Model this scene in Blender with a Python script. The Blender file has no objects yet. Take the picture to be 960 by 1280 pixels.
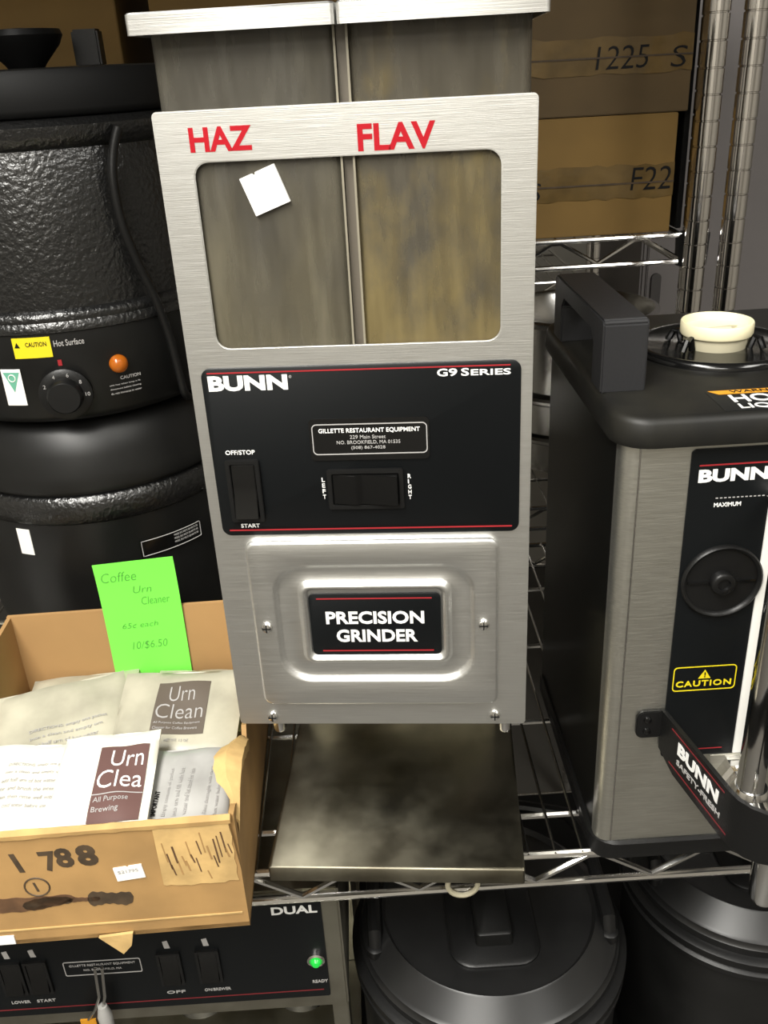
import bpy, bmesh, math, random
from mathutils import Vector, Matrix
random.seed(7)
scene = bpy.context.scene
COL = scene.collection

# ------------------------------------------------------------------ camera
cam_d = bpy.data.cameras.new('camera'); cam = bpy.data.objects.new('camera', cam_d); COL.objects.link(cam)
_r = Vector((0.9981, -0.0369, -0.0498)); _u = Vector((0.0610, 0.4372, 0.8973)); _w = Vector((0.0113, 0.8986, -0.4386))
_w.normalize(); _r = (_r - _w * _r.dot(_w)).normalized(); _u = _r.cross(_w)
m = Matrix.Identity(4)
for i in range(3):
    m[i][0] = _r[i]; m[i][1] = _u[i]; m[i][2] = -_w[i]
m[0][3], m[1][3], m[2][3] = 0.1083, -0.5509, 0.5872
cam.matrix_world = m
cam_d.sensor_fit = 'VERTICAL'; cam_d.sensor_height = 32.0; cam_d.lens = 1150 / 1280 * 32.0
cam_d.clip_start = 0.02
scene.camera = cam

# ------------------------------------------------------------------ light
world = bpy.data.worlds.new('world'); scene.world = world; world.use_nodes = True
bg = world.node_tree.nodes['Background']; bg.inputs[0].default_value = (1.0, 0.95, 0.86, 1); bg.inputs[1].default_value = 0.02

def area(name, loc, size, energy, color, rot=(0, 0, 0)):
    d = bpy.data.lights.new(name, 'AREA'); d.shape = 'RECTANGLE'; d.size, d.size_y = size
    d.energy = energy; d.color = color
    o = bpy.data.objects.new(name, d); COL.objects.link(o); o.location = loc; o.rotation_euler = rot
    return o
LIGHTS = [('aisle', (-0.40, -0.85, 1.60), (0.55, 1.10), 46.0), ('aisle_far', (1.25, -1.05, 1.60), (0.55, 1.10), 20.0), ('added_steel_fill', (-0.30, -2.05, 1.60), (1.15, 0.50), 30.0)]  # last lamp is unseen, added to brighten the upper steel front
for n, l, s, e in LIGHTS:
    area('fluorescent_' + n, l, s, e, (1.0, 0.975, 0.915))
vs = scene.view_settings
scene.display_settings.display_device = 'sRGB'
vs.view_transform = 'Standard'; vs.look = 'None'; vs.exposure = 0.62; vs.gamma = 1.0; vs.use_curve_mapping = False

# ------------------------------------------------------------------ materials
MATS = {}
def mat(name, col, rough=0.5, metal=0.0, var=0.0, vscale=20.0, vstretch=(1, 1, 1), col2=None, bump=0.0, bscale=60.0,
        bstretch=(1, 1, 1), rvar=0.0, spec=0.5, coat=0.0, trans=0.0, alpha=1.0, emit=0.0, aniso=0.0, sub=0.0, thresh=None, detail=4.0):
    if name in MATS: return MATS[name]
    M = bpy.data.materials.new(name); M.use_nodes = True
    nt = M.node_tree; N = nt.nodes; L = nt.links
    b = N['Principled BSDF']
    b.inputs['Base Color'].default_value = (*col, 1)
    b.inputs['Roughness'].default_value = rough; b.inputs['Metallic'].default_value = metal
    b.inputs['Specular IOR Level'].default_value = spec; b.inputs['Coat Weight'].default_value = coat
    b.inputs['Transmission Weight'].default_value = trans; b.inputs['Alpha'].default_value = alpha
    if aniso: b.inputs['Anisotropic'].default_value = aniso
    if emit:
        b.inputs['Emission Color'].default_value = (*col, 1); b.inputs['Emission Strength'].default_value = emit
    tc = N.new('ShaderNodeTexCoord')
    def noise(scale, stretch, det=4.0):
        mp = N.new('ShaderNodeMapping'); mp.inputs['Scale'].default_value = stretch
        L.new(tc.outputs['Object'], mp.inputs['Vector'])
        nz = N.new('ShaderNodeTexNoise'); nz.inputs['Scale'].default_value = scale; nz.inputs['Detail'].default_value = det
        L.new(mp.outputs[0], nz.inputs['Vector'])
        return nz.outputs['Fac']
    if var or col2:
        fac = noise(vscale, vstretch, detail)
        rp = N.new('ShaderNodeValToRGB')
        lo, hi = thresh or (0.35, 0.65)
        rp.color_ramp.elements[0].position = lo; rp.color_ramp.elements[1].position = hi
        c2 = col2 or tuple(min(1, c * (1 + var)) for c in col)
        c1 = col if col2 else tuple(c * (1 - var) for c in col)
        rp.color_ramp.elements[0].color = (*c1, 1); rp.color_ramp.elements[1].color = (*c2, 1)
        L.new(fac, rp.inputs[0]); L.new(rp.outputs[0], b.inputs['Base Color'])
    if rvar:
        fac = noise(vscale * 1.7, vstretch)
        mr = N.new('ShaderNodeMapRange'); mr.inputs[1].default_value = 0.3; mr.inputs[2].default_value = 0.7
        mr.inputs[3].default_value = max(0.02, rough - rvar); mr.inputs[4].default_value = min(1, rough + rvar)
        L.new(fac, mr.inputs[0]); L.new(mr.outputs[0], b.inputs['Roughness'])
    if bump:
        fac = noise(bscale, bstretch, 2.0)
        bp = N.new('ShaderNodeBump'); bp.inputs['Strength'].default_value = bump; bp.inputs['Distance'].default_value = 0.002
        L.new(fac, bp.inputs['Height']); L.new(bp.outputs[0], b.inputs['Normal'])
    MATS[name] = M
    return M

STEEL = mat('brushed_steel', (0.74, 0.74, 0.72), 0.385, 1.0, var=0.04, vscale=40, vstretch=(0.6, 8, 40), rvar=0.05, bump=0.09, bscale=900, bstretch=(0.02, 1, 3))
STEEL_DULL = mat('dull_steel', (0.36, 0.345, 0.285), 0.42, 1.0, col2=(0.20, 0.185, 0.145), vscale=14, rvar=0.1, thresh=(0.42, 0.72))
STEEL_SRV = mat('server_steel', (0.60, 0.59, 0.535), 0.40, 1.0, var=0.06, vscale=40, vstretch=(1, 8, 30), rvar=0.05, bump=0.08, bscale=900, bstretch=(0.02, 1, 3))
TRAY = mat('stained_tray_steel', (0.23, 0.215, 0.165), 0.42, 1.0, col2=(0.12, 0.108, 0.080), vscale=16, rvar=0.1, thresh=(0.42, 0.72))
RED_DARK = mat('dark_red_print', (0.16, 0.012, 0.016), 0.45)
HANDLE = mat('black_plastic_sheen', (0.016, 0.016, 0.0175), 0.45, bump=0.05, bscale=500)  # black plastic, its reflected light put into a lighter colour
CHROME = mat('chrome', (0.78, 0.77, 0.75), 0.14, 1.0)
CHROME_DULL = mat('worn_chrome', (0.55, 0.54, 0.52), 0.24, 1.0)
CHROME_POST = mat('post_chrome', (0.62, 0.60, 0.58), 0.12, 1.0)
BLACK = mat('black_plastic', (0.005, 0.005, 0.005), 0.40, spec=0.35, bump=0.05, bscale=500)
BLACK_SATIN = mat('satin_black', (0.005, 0.005, 0.0048), 0.42, var=0.3, vscale=18, spec=0.4)
BLACK_PANEL = mat('black_overlay', (0.0030, 0.0038, 0.0044), 0.45, spec=0.25)
BLACK_GLOSS = mat('gloss_black', (0.004, 0.004, 0.004), 0.16)
PEBBLE = mat('pebbled_black', (0.006, 0.006, 0.006), 0.30, bump=0.75, bscale=210, spec=0.8)
BLACK_DARK = mat('soft_black', (0.003, 0.003, 0.003), 0.6, spec=0.25)
BLACK_DUSTY = mat('dusty_black', (0.006, 0.0058, 0.005), 0.5, spec=0.35, col2=(0.014, 0.013, 0.0095), vscale=22, thresh=(0.4, 0.75))
WHITE = mat('white_print', (0.78, 0.78, 0.76), 0.5)
GREYPRINT = mat('grey_print', (0.36, 0.35, 0.34), 0.5)
RED = mat('red_print', (0.30, 0.02, 0.025), 0.45, spec=0.25)
REDLETTER = mat('red_vinyl', (0.33, 0.005, 0.012), 0.4, spec=0.25)
CARD = mat('cardboard', (0.35, 0.205, 0.074), 0.78, var=0.16, vscale=16, bump=0.1, bscale=120, bstretch=(1, 1, 0.2))
CARD_LIGHT = mat('torn_cardboard', (0.50, 0.33, 0.13), 0.85, var=0.15, vscale=40, bump=0.3, bscale=90)
CARD_IN = mat('cardboard_inside', (0.38, 0.22, 0.085), 0.8, var=0.08, vscale=8)
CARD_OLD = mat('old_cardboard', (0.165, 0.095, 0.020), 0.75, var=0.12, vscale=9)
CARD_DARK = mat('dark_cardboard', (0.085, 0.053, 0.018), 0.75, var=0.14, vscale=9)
TAPE = mat('packing_tape', (0.125, 0.080, 0.028), 0.22, var=0.2, vscale=25, bump=0.3, bscale=60)
MARKER = mat('black_marker', (0.055, 0.035, 0.018), 0.7, var=0.3, vscale=80)
MARKER_BROWN = mat('faded_marker', (0.10, 0.05, 0.022), 0.7, var=0.3, vscale=60)
NOTE = mat('neon_green_paper', (0.20, 0.86, 0.085), 0.7)
PENCIL = mat('pencil', (0.09, 0.36, 0.05), 0.7)
PACKET = mat('packet_film', (0.72, 0.70, 0.60), 0.42, var=0.06, vscale=26, bump=0.2, bscale=45)
PACKET_CLOUDY = mat('cloudy_packet_film', (0.37, 0.35, 0.27), 0.4, var=0.16, vscale=24, bump=0.3, bscale=40)
PACKET_GREY = mat('grey_packet_film', (0.34, 0.335, 0.32), 0.36, var=0.12, vscale=24, bump=0.25, bscale=40)
PLUM = mat('plum_print', (0.115, 0.062, 0.055), 0.45)
PLUM_GREY = mat('grey_plum_print', (0.105, 0.085, 0.066), 0.45)
CREAM = mat('cream_plastic', (0.84, 0.77, 0.52), 0.4)
CREAM_DIRTY = mat('aged_cream_plastic', (0.50, 0.46, 0.33), 0.45, var=0.1)
YELLOW = mat('yellow_sticker', (0.72, 0.58, 0.01), 0.5)
ORANGE = mat('orange_sticker', (0.60, 0.26, 0.015), 0.5)
UL_GREEN = mat('green_print', (0.12, 0.36, 0.25), 0.5)
PAPER = mat('white_paper', (0.80, 0.79, 0.75), 0.6)
AMBER = mat('amber_lens', (0.55, 0.14, 0.01), 0.2, trans=0.3)
GREENLAMP = mat('green_lamp', (0.01, 0.40, 0.04), 0.2, emit=0.5)
BRASS = mat('brass', (0.45, 0.31, 0.10), 0.3, 1.0)
GREYPAINT = mat('grey_paint', (0.20, 0.185, 0.185), 0.55, var=0.08, vscale=4)
WALLPAINT = mat('wall_paint', (0.34, 0.32, 0.28), 0.7, var=0.03, vscale=3)
CEIL = mat('ceiling_tile', (0.50, 0.49, 0.46), 0.8, var=0.05, vscale=60)
FLOORM = mat('vinyl_floor', (0.075, 0.070, 0.062), 0.5, var=0.12, vscale=5)
DIFFUSER = mat('lamp_diffuser', (1.0, 0.955, 0.86), 0.5, emit=3.0)

def hopper_mat(name, c1, c2, scale, alpha):
    """smoky, coffee-stained translucent plastic: transparent film + dirty body"""
    M = bpy.data.materials.new(name); M.use_nodes = True
    nt = M.node_tree; N = nt.nodes; L = nt.links; N.clear()
    out = N.new('ShaderNodeOutputMaterial'); mx = N.new('ShaderNodeMixShader'); tr = N.new('ShaderNodeBsdfTransparent')
    pb = N.new('ShaderNodeBsdfPrincipled'); tc = N.new('ShaderNodeTexCoord'); mp = N.new('ShaderNodeMapping')
    nz = N.new('ShaderNodeTexNoise'); rp = N.new('ShaderNodeValToRGB')
    nz2 = N.new('ShaderNodeTexNoise'); nz2.inputs['Scale'].default_value = 120; mr = N.new('ShaderNodeMapRange')
    mp.inputs['Scale'].default_value = (1.6, 1, 0.8)
    L.new(tc.outputs['Object'], mp.inputs[0]); L.new(mp.outputs[0], nz.inputs['Vector'])
    nz.inputs['Scale'].default_value = scale; nz.inputs['Detail'].default_value = 8; nz.inputs['Roughness'].default_value = 0.62
    rp.color_ramp.elements[0].position = 0.38; rp.color_ramp.elements[1].position = 0.68
    rp.color_ramp.elements[0].color = (*c1, 1); rp.color_ramp.elements[1].color = (*c2, 1)
    sp = N.new('ShaderNodeSeparateXYZ'); L.new(tc.outputs['Object'], sp.inputs[0])       # coffee film settles low in the hopper
    mz = N.new('ShaderNodeMapRange'); mz.inputs[1].default_value = 0.43; mz.inputs[2].default_value = 0.56; mz.inputs[3].default_value = 0.16; mz.inputs[4].default_value = -0.12
    L.new(sp.outputs['Z'], mz.inputs[0]); ad = N.new('ShaderNodeMath'); ad.operation = 'ADD'
    L.new(nz.outputs['Fac'], ad.inputs[0]); L.new(mz.outputs[0], ad.inputs[1])
    L.new(ad.outputs[0], rp.inputs[0]); L.new(rp.outputs[0], pb.inputs['Base Color'])
    mp2 = N.new('ShaderNodeMapping'); mp2.inputs['Scale'].default_value = (1.0, 1, 0.15)
    L.new(tc.outputs['Object'], mp2.inputs[0]); L.new(mp2.outputs[0], nz2.inputs['Vector'])
    mr.inputs[1].default_value = 0.3; mr.inputs[2].default_value = 0.75; mr.inputs[3].default_value = alpha - 0.12; mr.inputs[4].default_value = alpha + 0.15
    L.new(nz2.outputs['Fac'], mr.inputs[0]); L.new(mr.outputs[0], mx.inputs[0])
    pb.inputs['Roughness'].default_value = 0.34
    tr.inputs[0].default_value = (0.62, 0.58, 0.5, 1)
    L.new(tr.outputs[0], mx.inputs[1]); L.new(pb.outputs[0], mx.inputs[2]); L.new(mx.outputs[0], out.inputs[0])
    return M
HOP_A = hopper_mat('smoky_hopper_plastic', (0.095, 0.088, 0.072), (0.150, 0.134, 0.092), 9, 0.55)
HOP_B = hopper_mat('coffee_stained_hopper_plastic', (0.090, 0.080, 0.060), (0.210, 0.165, 0.075), 20, 0.58)
def glass_mat():
    M = bpy.data.materials.new('clear_gauge_glass'); M.use_nodes = True
    b = M.node_tree.nodes['Principled BSDF']; b.inputs['Transmission Weight'].default_value = 1; b.inputs['Roughness'].default_value = 0.05
    b.inputs['Base Color'].default_value = (0.9, 0.88, 0.8, 1); b.inputs['IOR'].default_value = 1.2
    return M
GLASS = glass_mat()

# ------------------------------------------------------------------ geometry helpers
def tag(o, label=None, cat=None, group=None, kind=None):
    if label: o['label'] = label
    if cat: o['category'] = cat
    if group: o['group'] = group
    if kind: o['kind'] = kind
    return o

def thing(name, loc, label, cat, rz=0.0, group=None):
    o = bpy.data.objects.new(name, None); COL.objects.link(o); o.empty_display_size = 0.05
    o.location = loc; o.rotation_euler = (0, 0, rz)
    return tag(o, label, cat, group)

def rr(a0, a1, b0, b1, r, n=6):
    r = max(min(r, (a1 - a0) / 2 - 1e-6, (b1 - b0) / 2 - 1e-6), 1e-6)
    pts = []
    for (ca, cb, s) in ((a1 - r, b0 + r, -90), (a1 - r, b1 - r, 0), (a0 + r, b1 - r, 90), (a0 + r, b0 + r, 180)):
        for k in range(n + 1):
            t = math.radians(s + 90 * k / n); pts.append((ca + r * math.cos(t), cb + r * math.sin(t)))
    return pts

class G:
    def __init__(s): s.v = []; s.f = []
    def add(s, vs_, fs):
        o = len(s.v); s.v += [tuple(p) for p in vs_]; s.f += [tuple(i + o for i in f) for f in fs]; return s
    def box(s, x0, x1, y0, y1, z0, z1):
        return s.add([(x0, y0, z0), (x1, y0, z0), (x1, y1, z0), (x0, y1, z0), (x0, y0, z1), (x1, y0, z1), (x1, y1, z1), (x0, y1, z1)],
                     [(0, 3, 2, 1), (4, 5, 6, 7), (0, 1, 5, 4), (1, 2, 6, 5), (2, 3, 7, 6), (3, 0, 4, 7)])
    def loops(s, rings, cap0=True, cap1=True, closed=False):
        """rings: equal-length point lists, bridged in order"""
        n = len(rings[0]); vs_ = [p for r in rings for p in r]; fs = []
        m_ = len(rings)
        for k in range(m_ - (0 if closed else 1)):
            a = k * n; b = ((k + 1) % m_) * n
            for i in range(n):
                j = (i + 1) % n
                fs.append((a + i, a + j, b + j, b + i))
        if not closed:
            if cap0: fs.append(tuple(reversed(range(n))))
            if cap1: fs.append(tuple(range((m_ - 1) * n, m_ * n)))
        return s.add(vs_, fs)
    def plate_y(s, specs, cap0=True, cap1=True, n=6):
        """stack of rounded rectangles in XZ: (x0,x1,z0,z1,r,y), back to front"""
        return s.loops([[(a, sp[5], b) for a, b in rr(*sp[:5], n)] for sp in specs], cap0, cap1)
    def plate_z(s, specs, cap0=True, cap1=True, n=6):
        return s.loops([[(a, b, sp[5]) for a, b in rr(*sp[:5], n)] for sp in specs], cap0, cap1)
    def frame_y(s, o, i, yf, yb, ro, ri, n=6):
        """flat ring plate: outer rect o, inner rect i"""
        O_ = rr(*o, ro, n); I_ = rr(*i, ri, n)
        return s.loops([[(a, yf, b) for a, b in O_], [(a, yf, b) for a, b in I_], [(a, yb, b) for a, b in I_], [(a, yb, b) for a, b in O_]], closed=True)
    def lathe(s, prof, c=(0, 0, 0), seg=64, cap0=True, cap1=True):
        rings = []
        for r, z in prof:
            rings.append([(c[0] + max(r, 1e-5) * math.cos(2 * math.pi * k / seg), c[1] + max(r, 1e-5) * math.sin(2 * math.pi * k / seg), c[2] + z) for k in range(seg)])
        return s.loops(rings, cap0, cap1)
    def lathe_y(s, prof, c=(0, 0, 0), seg=32, cap0=True, cap1=True):
        """axis along -Y: prof of (r, depth towards the viewer)"""
        rings = []
        for r, d in prof:
            rings.append([(c[0] + max(r, 1e-5) * math.cos(2 * math.pi * k / seg), c[1] - d, c[2] + max(r, 1e-5) * math.sin(2 * math.pi * k / seg)) for k in range(seg)])
        return s.loops(rings, cap0, cap1)
    def tube(s, pts, r, seg=8, closed=False):
        P = [Vector(p) for p in pts]; n = len(P); rings = []
        rs = r if isinstance(r, (list, tuple)) else [r] * n
        up = None
        for i, p in enumerate(P):
            if closed: t = (P[(i + 1) % n] - P[i - 1])
            else: t = (P[min(i + 1, n - 1)] - P[max(i - 1, 0)])
            t.normalize()
            if up is None:
                up = Vector((0, 0, 1)) if abs(t.z) < 0.9 else Vector((1, 0, 0))
            up = (up - t * up.dot(t)).normalized(); sd = t.cross(up)
            rings.append([tuple(p + up * (rs[i] * math.cos(2 * math.pi * k / seg)) + sd * (rs[i] * math.sin(2 * math.pi * k / seg))) for k in range(seg)])
        return s.loops(rings, closed=closed)
    def prism(s, outline, fn0, fn1):
        """outline 2D extruded between two mappings"""
        return s.loops([[fn0(a, b) for a, b in outline], [fn1(a, b) for a, b in outline]])
    def mesh(s, name, smooth=35.0, bevel=0.0, bseg=2):
        me = bpy.data.meshes.new(name); me.from_pydata(s.v, [], s.f)
        bm = bmesh.new(); bm.from_mesh(me)
        bmesh.ops.remove_doubles(bm, verts=bm.verts, dist=1e-7)
        bmesh.ops.recalc_face_normals(bm, faces=bm.faces)
        if bevel:
            es = [e for e in bm.edges if len(e.link_faces) == 2 and e.calc_face_angle(0) > 0.6]
            bmesh.ops.bevel(bm, geom=es, offset=bevel, segments=bseg, affect='EDGES', clamp_overlap=True)
        bm.to_mesh(me); bm.free()
        if smooth:
            me.shade_smooth(); me.set_sharp_from_angle(angle=math.radians(smooth))
        return me
    def build(s, name, material, parent=None, smooth=35.0, bevel=0.0, bseg=2, label=None):
        me = s.mesh(name, smooth, bevel, bseg); me.materials.append(material)
        o = bpy.data.objects.new(name, me); COL.objects.link(o); o.parent = parent
        if label: o['label'] = label
        return o

def share(me, name, parent, loc=(0, 0, 0), rot=(0, 0, 0)):
    o = bpy.data.objects.new(name, me); COL.objects.link(o); o.parent = parent; o.location = loc; o.rotation_euler = rot
    return o

_dg = None
def text(name, s, fn, w, h, material, parent, bold=0.0, shear=0.0, thick=0.0003, spacing=1.0, res=3, lines=None):
    """lettering fitted in a w x h box; fn(x, y, t) maps into the parent's space"""
    cu = bpy.data.curves.new(name, 'FONT'); cu.body = s; cu.size = 1.0; cu.extrude = 0.5; cu.offset = bold; cu.shear = shear
    cu.space_character = spacing; cu.resolution_u = res; cu.align_x = 'LEFT'
    if lines: cu.align_x = lines; cu.space_line = 0.9
    t = bpy.data.objects.new('tmp', cu); COL.objects.link(t)
    bpy.context.view_layer.update()
    dg = bpy.context.evaluated_depsgraph_get()
    me = bpy.data.meshes.new_from_object(t.evaluated_get(dg))
    bpy.data.objects.remove(t); bpy.data.curves.remove(cu)
    xs = [v.co.x for v in me.vertices]; ys = [v.co.y for v in me.vertices]
    x0, x1, y0, y1 = min(xs), max(xs), min(ys), max(ys)
    for v in me.vertices:
        v.co = fn((v.co.x - x0) / (x1 - x0) * w, (v.co.y - y0) / (y1 - y0) * h, (v.co.z + 0.5) * thick)
    me.materials.clear(); me.materials.append(material); me.name = name
    o = bpy.data.objects.new(name, me); COL.objects.link(o); o.parent = parent
    return o

def fy(x, y, z, rot=0.0):
    """map for lettering on a plane facing -Y, lower-left at (x, y, z)"""
    c, s = math.cos(rot), math.sin(rot)
    return lambda a, b, t: (x + a * c - b * s, y - t, z + a * s + b * c)
def fz(x, y, z, rot=0.0):
    c, s = math.cos(rot), math.sin(rot)
    return lambda a, b, t: (x + a * c - b * s, y + a * s + b * c, z + t)

# ------------------------------------------------------------------ room
def struct(name, g, material, **k):
    return tag(g.build(name, material, **k), kind='structure')
FZ = -1.0; CZ = 1.72; X0, X1, Y0, Y1 = -1.9, 2.4, -2.5, 2.2
struct('floor', G().box(X0, X1, Y0, Y1, FZ - 0.05, FZ), FLOORM)
struct('ceiling', G().box(X0, X1, Y0, Y1, CZ, CZ + 0.05), CEIL)
struct('wall_back', G().box(X0, X1, Y1, Y1 + 0.08, FZ, CZ), WALLPAINT)
struct('wall_front', G().box(X0, X1, Y0 - 0.08, Y0, FZ, CZ), WALLPAINT)
struct('wall_left', G().box(X0 - 0.08, X0, Y0, Y1, FZ, CZ), WALLPAINT)
struct('wall_right', G().box(X1, X1 + 0.08, Y0, Y1, FZ, CZ), WALLPAINT)
for n, l, s, e in LIGHTS:
    t = thing('ceiling_light', (l[0], l[1], CZ), 'recessed fluorescent ceiling light over the ' + {'aisle': 'shelf with the grinder', 'aisle_far': 'far right of the aisle', 'added_steel_fill': 'front wall side, added to brighten the steel'}[n], 'ceiling light', group='ceiling lights')
    hx, hy = s[0] / 2 + 0.03, s[1] / 2 + 0.03
    g = G(); g.loops([[(a, b, z) for a, b in rr(-x_, x_, -y_, y_, 0.005, 2)] for x_, y_, z in ((hx, hy, 0), (hx, hy, -0.09), (hx - 0.025, hy - 0.025, -0.09), (hx - 0.025, hy - 0.025, -0.07))])
    g.build('housing', PAPER, t)

# ------------------------------------------------------------------ wire shelving
def zig(g, x0, x1, n, y, z0, z1, r):
    pts = []
    step = (x1 - x0) / n
    for k in range(n):
        a = x0 + k * step
        pts += [(a, y, z0), (a + step * 0.44, y, z1), (a + step * 0.56, y, z1)] if k else [(a, y, z0), (a + step * 0.44, y, z1), (a + step * 0.56, y, z1)]
    pts.append((x1, y, z0))
    g.tube(pts, r, 6)

def post_mesh(z0, z1):
    R_ = 0.0127; prof = [(R_ - 0.002, z0), (R_, z0 + 0.002)]
    z = z0 + 0.02
    while z < z1 - 0.02:
        prof += [(R_, z), (R_ - 0.0012, z + 0.0006), (R_ - 0.0012, z + 0.0016), (R_, z + 0.0022)]; z += 0.0254
    prof += [(R_, z1 - 0.004), (R_ - 0.004, z1)]
    return G().lathe(prof, seg=20).mesh('post')

def shelf_unit(origin, x0, x1, depth, levels, posts, pz, label, bars, pitch, wires=True, group='wire shelving units', zph=0.0):
    u = thing('wire_shelving_unit', origin, label, 'shelving', group=group)
    d = 0.035
    for z in levels:
        for y in (0.0, depth):
            nm = 'front' if y == 0.0 else 'rear'
            G().tube([(x0, y, z - 0.003), (x1, y, z - 0.003)], 0.0032, 8).build(nm + '_top_rail', CHROME, u)
            G().tube([(x0, y, z - d), (x1, y, z - d)], 0.0032, 8).build(nm + '_bottom_rail', CHROME, u)
            g = G(); n = max(2, round((x1 - x0) / 0.098)); zig(g, x0 + zph, x1 + zph if zph <= 0 else x1, n, y, z - d + 0.003, z - 0.006, 0.0026); g.build(nm + '_truss', CHROME, u)
        for x in (x0, x1):
            G().tube([(x, 0, z - 0.003), (x, depth, z - 0.003)], 0.0032, 8).build('side_rail', CHROME, u)
            G().tube([(x, 0, z - d), (x, depth, z - d)], 0.0032, 8).build('side_rail', CHROME, u)
        for b in bars:
            G().tube([(x0, b, z - 0.0055), (x1, b, z - 0.0055)], 0.0026, 6).build('cross_bar', CHROME, u)
        if wires:
            me = G().tube([(0, -0.002, z - 0.0012), (0, depth + 0.002, z - 0.0012)], 0.0013, 6).mesh('wire'); me.materials.append(CHROME_DULL)
            x = x0 + 0.0125
            while x < x1 - 0.005:
                share(me, 'wire', u, (x, 0, 0)); x += pitch
    pm = post_mesh(*pz); pm.materials.append(CHROME_POST)
    col = G().lathe([(0.0135, -0.042), (0.019, -0.040), (0.0205, -0.002), (0.0135, 0.0)], seg=20).mesh('collar'); col.materials.append(BLACK)
    for (px, py) in posts:
        share(pm, 'post', u, (px, py, 0))
        for z in levels: share(col, 'collar', u, (px, py, z))
    return u

# the shelf the grinder stands on: its front edge lies on y = 0
U = shelf_unit((0, 0, 0), -0.553, 0.516, 0.53, [0.0], [(0.489, 0.50), (0.523, 0.012), (-0.575, 0.012), (-0.575, 0.51)], (-0.98, 1.35),
               'chrome wire shelving unit carrying the grinder and the coffee server', [0.046, 0.171, 0.30, 0.42], 0.0223)
for z_, m_ in ((0.9, BLACK_SATIN),):        # unseen upper shelf, added so its sheet shades the rear cartons
    G().box(-0.553, 0.452, 0.0, 0.53, z_, z_ + 0.004).build('added_shade_sheet', m_, U)
    for y_ in (0.0, 0.53):
        G().tube([(-0.553, y_, z_ - 0.003), (0.452, y_, z_ - 0.003)], 0.0032, 8).build('added_upper_rail', CHROME, U)
        G().tube([(-0.553, y_, z_ - 0.035), (0.452, y_, z_ - 0.035)], 0.0032, 8).build('added_upper_rail', CHROME, U)
# its lower shelf, carrying the brewer and the black insulated urns
shelf_unit((0, 0.6, 0), -0.62, 0.506, 0.5, [0.382, 0.02], [(0.522, 0.004), (-0.64, 0.008), (0.522, 0.49), (-0.64, 0.49)], (-0.98, 1.35),
           'chrome wire shelving unit behind, holding the stacked cardboard cartons', [0.1, 0.25, 0.4], 0.024)
U3 = shelf_unit((0, 0, 0), -0.553, 0.452, 0.53, [-0.44], [], (-0.98, -0.9), 'chrome wire shelf at the bottom under the black urns and brewer', [0.15, 0.35], 0.0223)
G().box(-0.55, 0.45, 0.004, 0.526, -0.4400, -0.4392).build('added_shade_sheet', BLACK_DARK, U3)  # dark sheet added to blacken the space under the grinder shelf
shelf_unit((0.88, 0, 0), -0.335, 0.5, 0.5, [-0.44], [(-0.351, 0.50)], (-0.98, 1.35), 'neighbouring chrome shelving unit whose post rises at the upper right edge', [0.2], 0.0223)
shelf_unit((0.9, 1.35, 0), -0.85, -0.33, 0.45, [0.165], [(-0.31, 0.008), (-0.87, 0.008)], (-0.98, 1.35),
           'far chrome wire shelf glimpsed through the gap beside the grinder', [0.15, 0.3], 0.028)

# ------------------------------------------------------------------ the coffee grinder
YAW = -math.radians(5.61)
gr = thing('coffee_grinder', (0, 0, 0.0), 'tall stainless coffee grinder with two smoky bean hoppers and HAZ and FLAV in red', 'coffee grinder', YAW)
B = 0.15                                    # height of the front panel's lower edge
def Z(mm): return B + mm / 1000.0
def X(mm): return mm / 1000.0
# folded front sheet with the big rounded window
g = G(); g.frame_y((0, 0.210, Z(0), Z(419)), (0.020, 0.1905, Z(286), Z(392)), 0.0, 0.0018, 0.003, 0.008); g.build('front_panel', STEEL, gr, bevel=0.0006)
g = G()
g.box(0.0006, 0.0020, 0.0018, 0.235, Z(1), Z(418)); g.box(0.208, 0.2094, 0.0018, 0.235, Z(1), Z(418))
g.box(0.0020, 0.208, 0.2336, 0.235, Z(1), Z(418)); g.box(0.0020, 0.208, 0.0018, 0.2336, Z(1), Z(2.4))
g.build('housing', STEEL, gr)
G().box(0.0022, 0.2078, 0.0025, 0.2330, Z(270), Z(272)).build('hopper_deck', STEEL_DULL, gr)
# two hoppers standing through the top, seen in the window and above the panel
def hopper(x0, x1, m_):
    t = 0.0022; y0, y1, z0, z1 = 0.0036, 0.225, Z(273), Z(464)
    g = G(); n = 4
    O_ = [[(a, b, z) for a, b in rr(x0, x1, y0, y1, 0.005, n)] for z in (z0, z1)]
    I_ = [[(a, b, z) for a, b in rr(x0 + t, x1 - t, y0 + t, y1 - t, 0.004, n)] for z in (z1, z0 + t)]
    g.loops(O_ + I_)
    return g.build('hopper', m_, gr)
hA = hopper(0.0040, 0.1030, HOP_A); hB = hopper(0.1095, 0.2065, HOP_B)
# coffee film inside: inner back liners of the hoppers
G().box(0.0075, 0.0995, 0.150, 0.152, Z(276), Z(462)).build('baffle', STEEL_DULL, hA)
G().box(0.1130, 0.2030, 0.150, 0.152, Z(276), Z(462)).build('baffle', STEEL_DULL, hB)
for x in (0.1022, 0.1090):
    G().box(x, x + 0.0012, 0.0022, 0.0036, Z(274), Z(456)).build('hopper_edge', mat('hopper_edge', (0.22, 0.20, 0.15), 0.4), gr)
G().box(0.1036, 0.1090, 0.0060, 0.0075, Z(274), Z(462)).build('divider_strip', mat('divider', (0.10, 0.085, 0.065), 0.5), gr)
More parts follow.
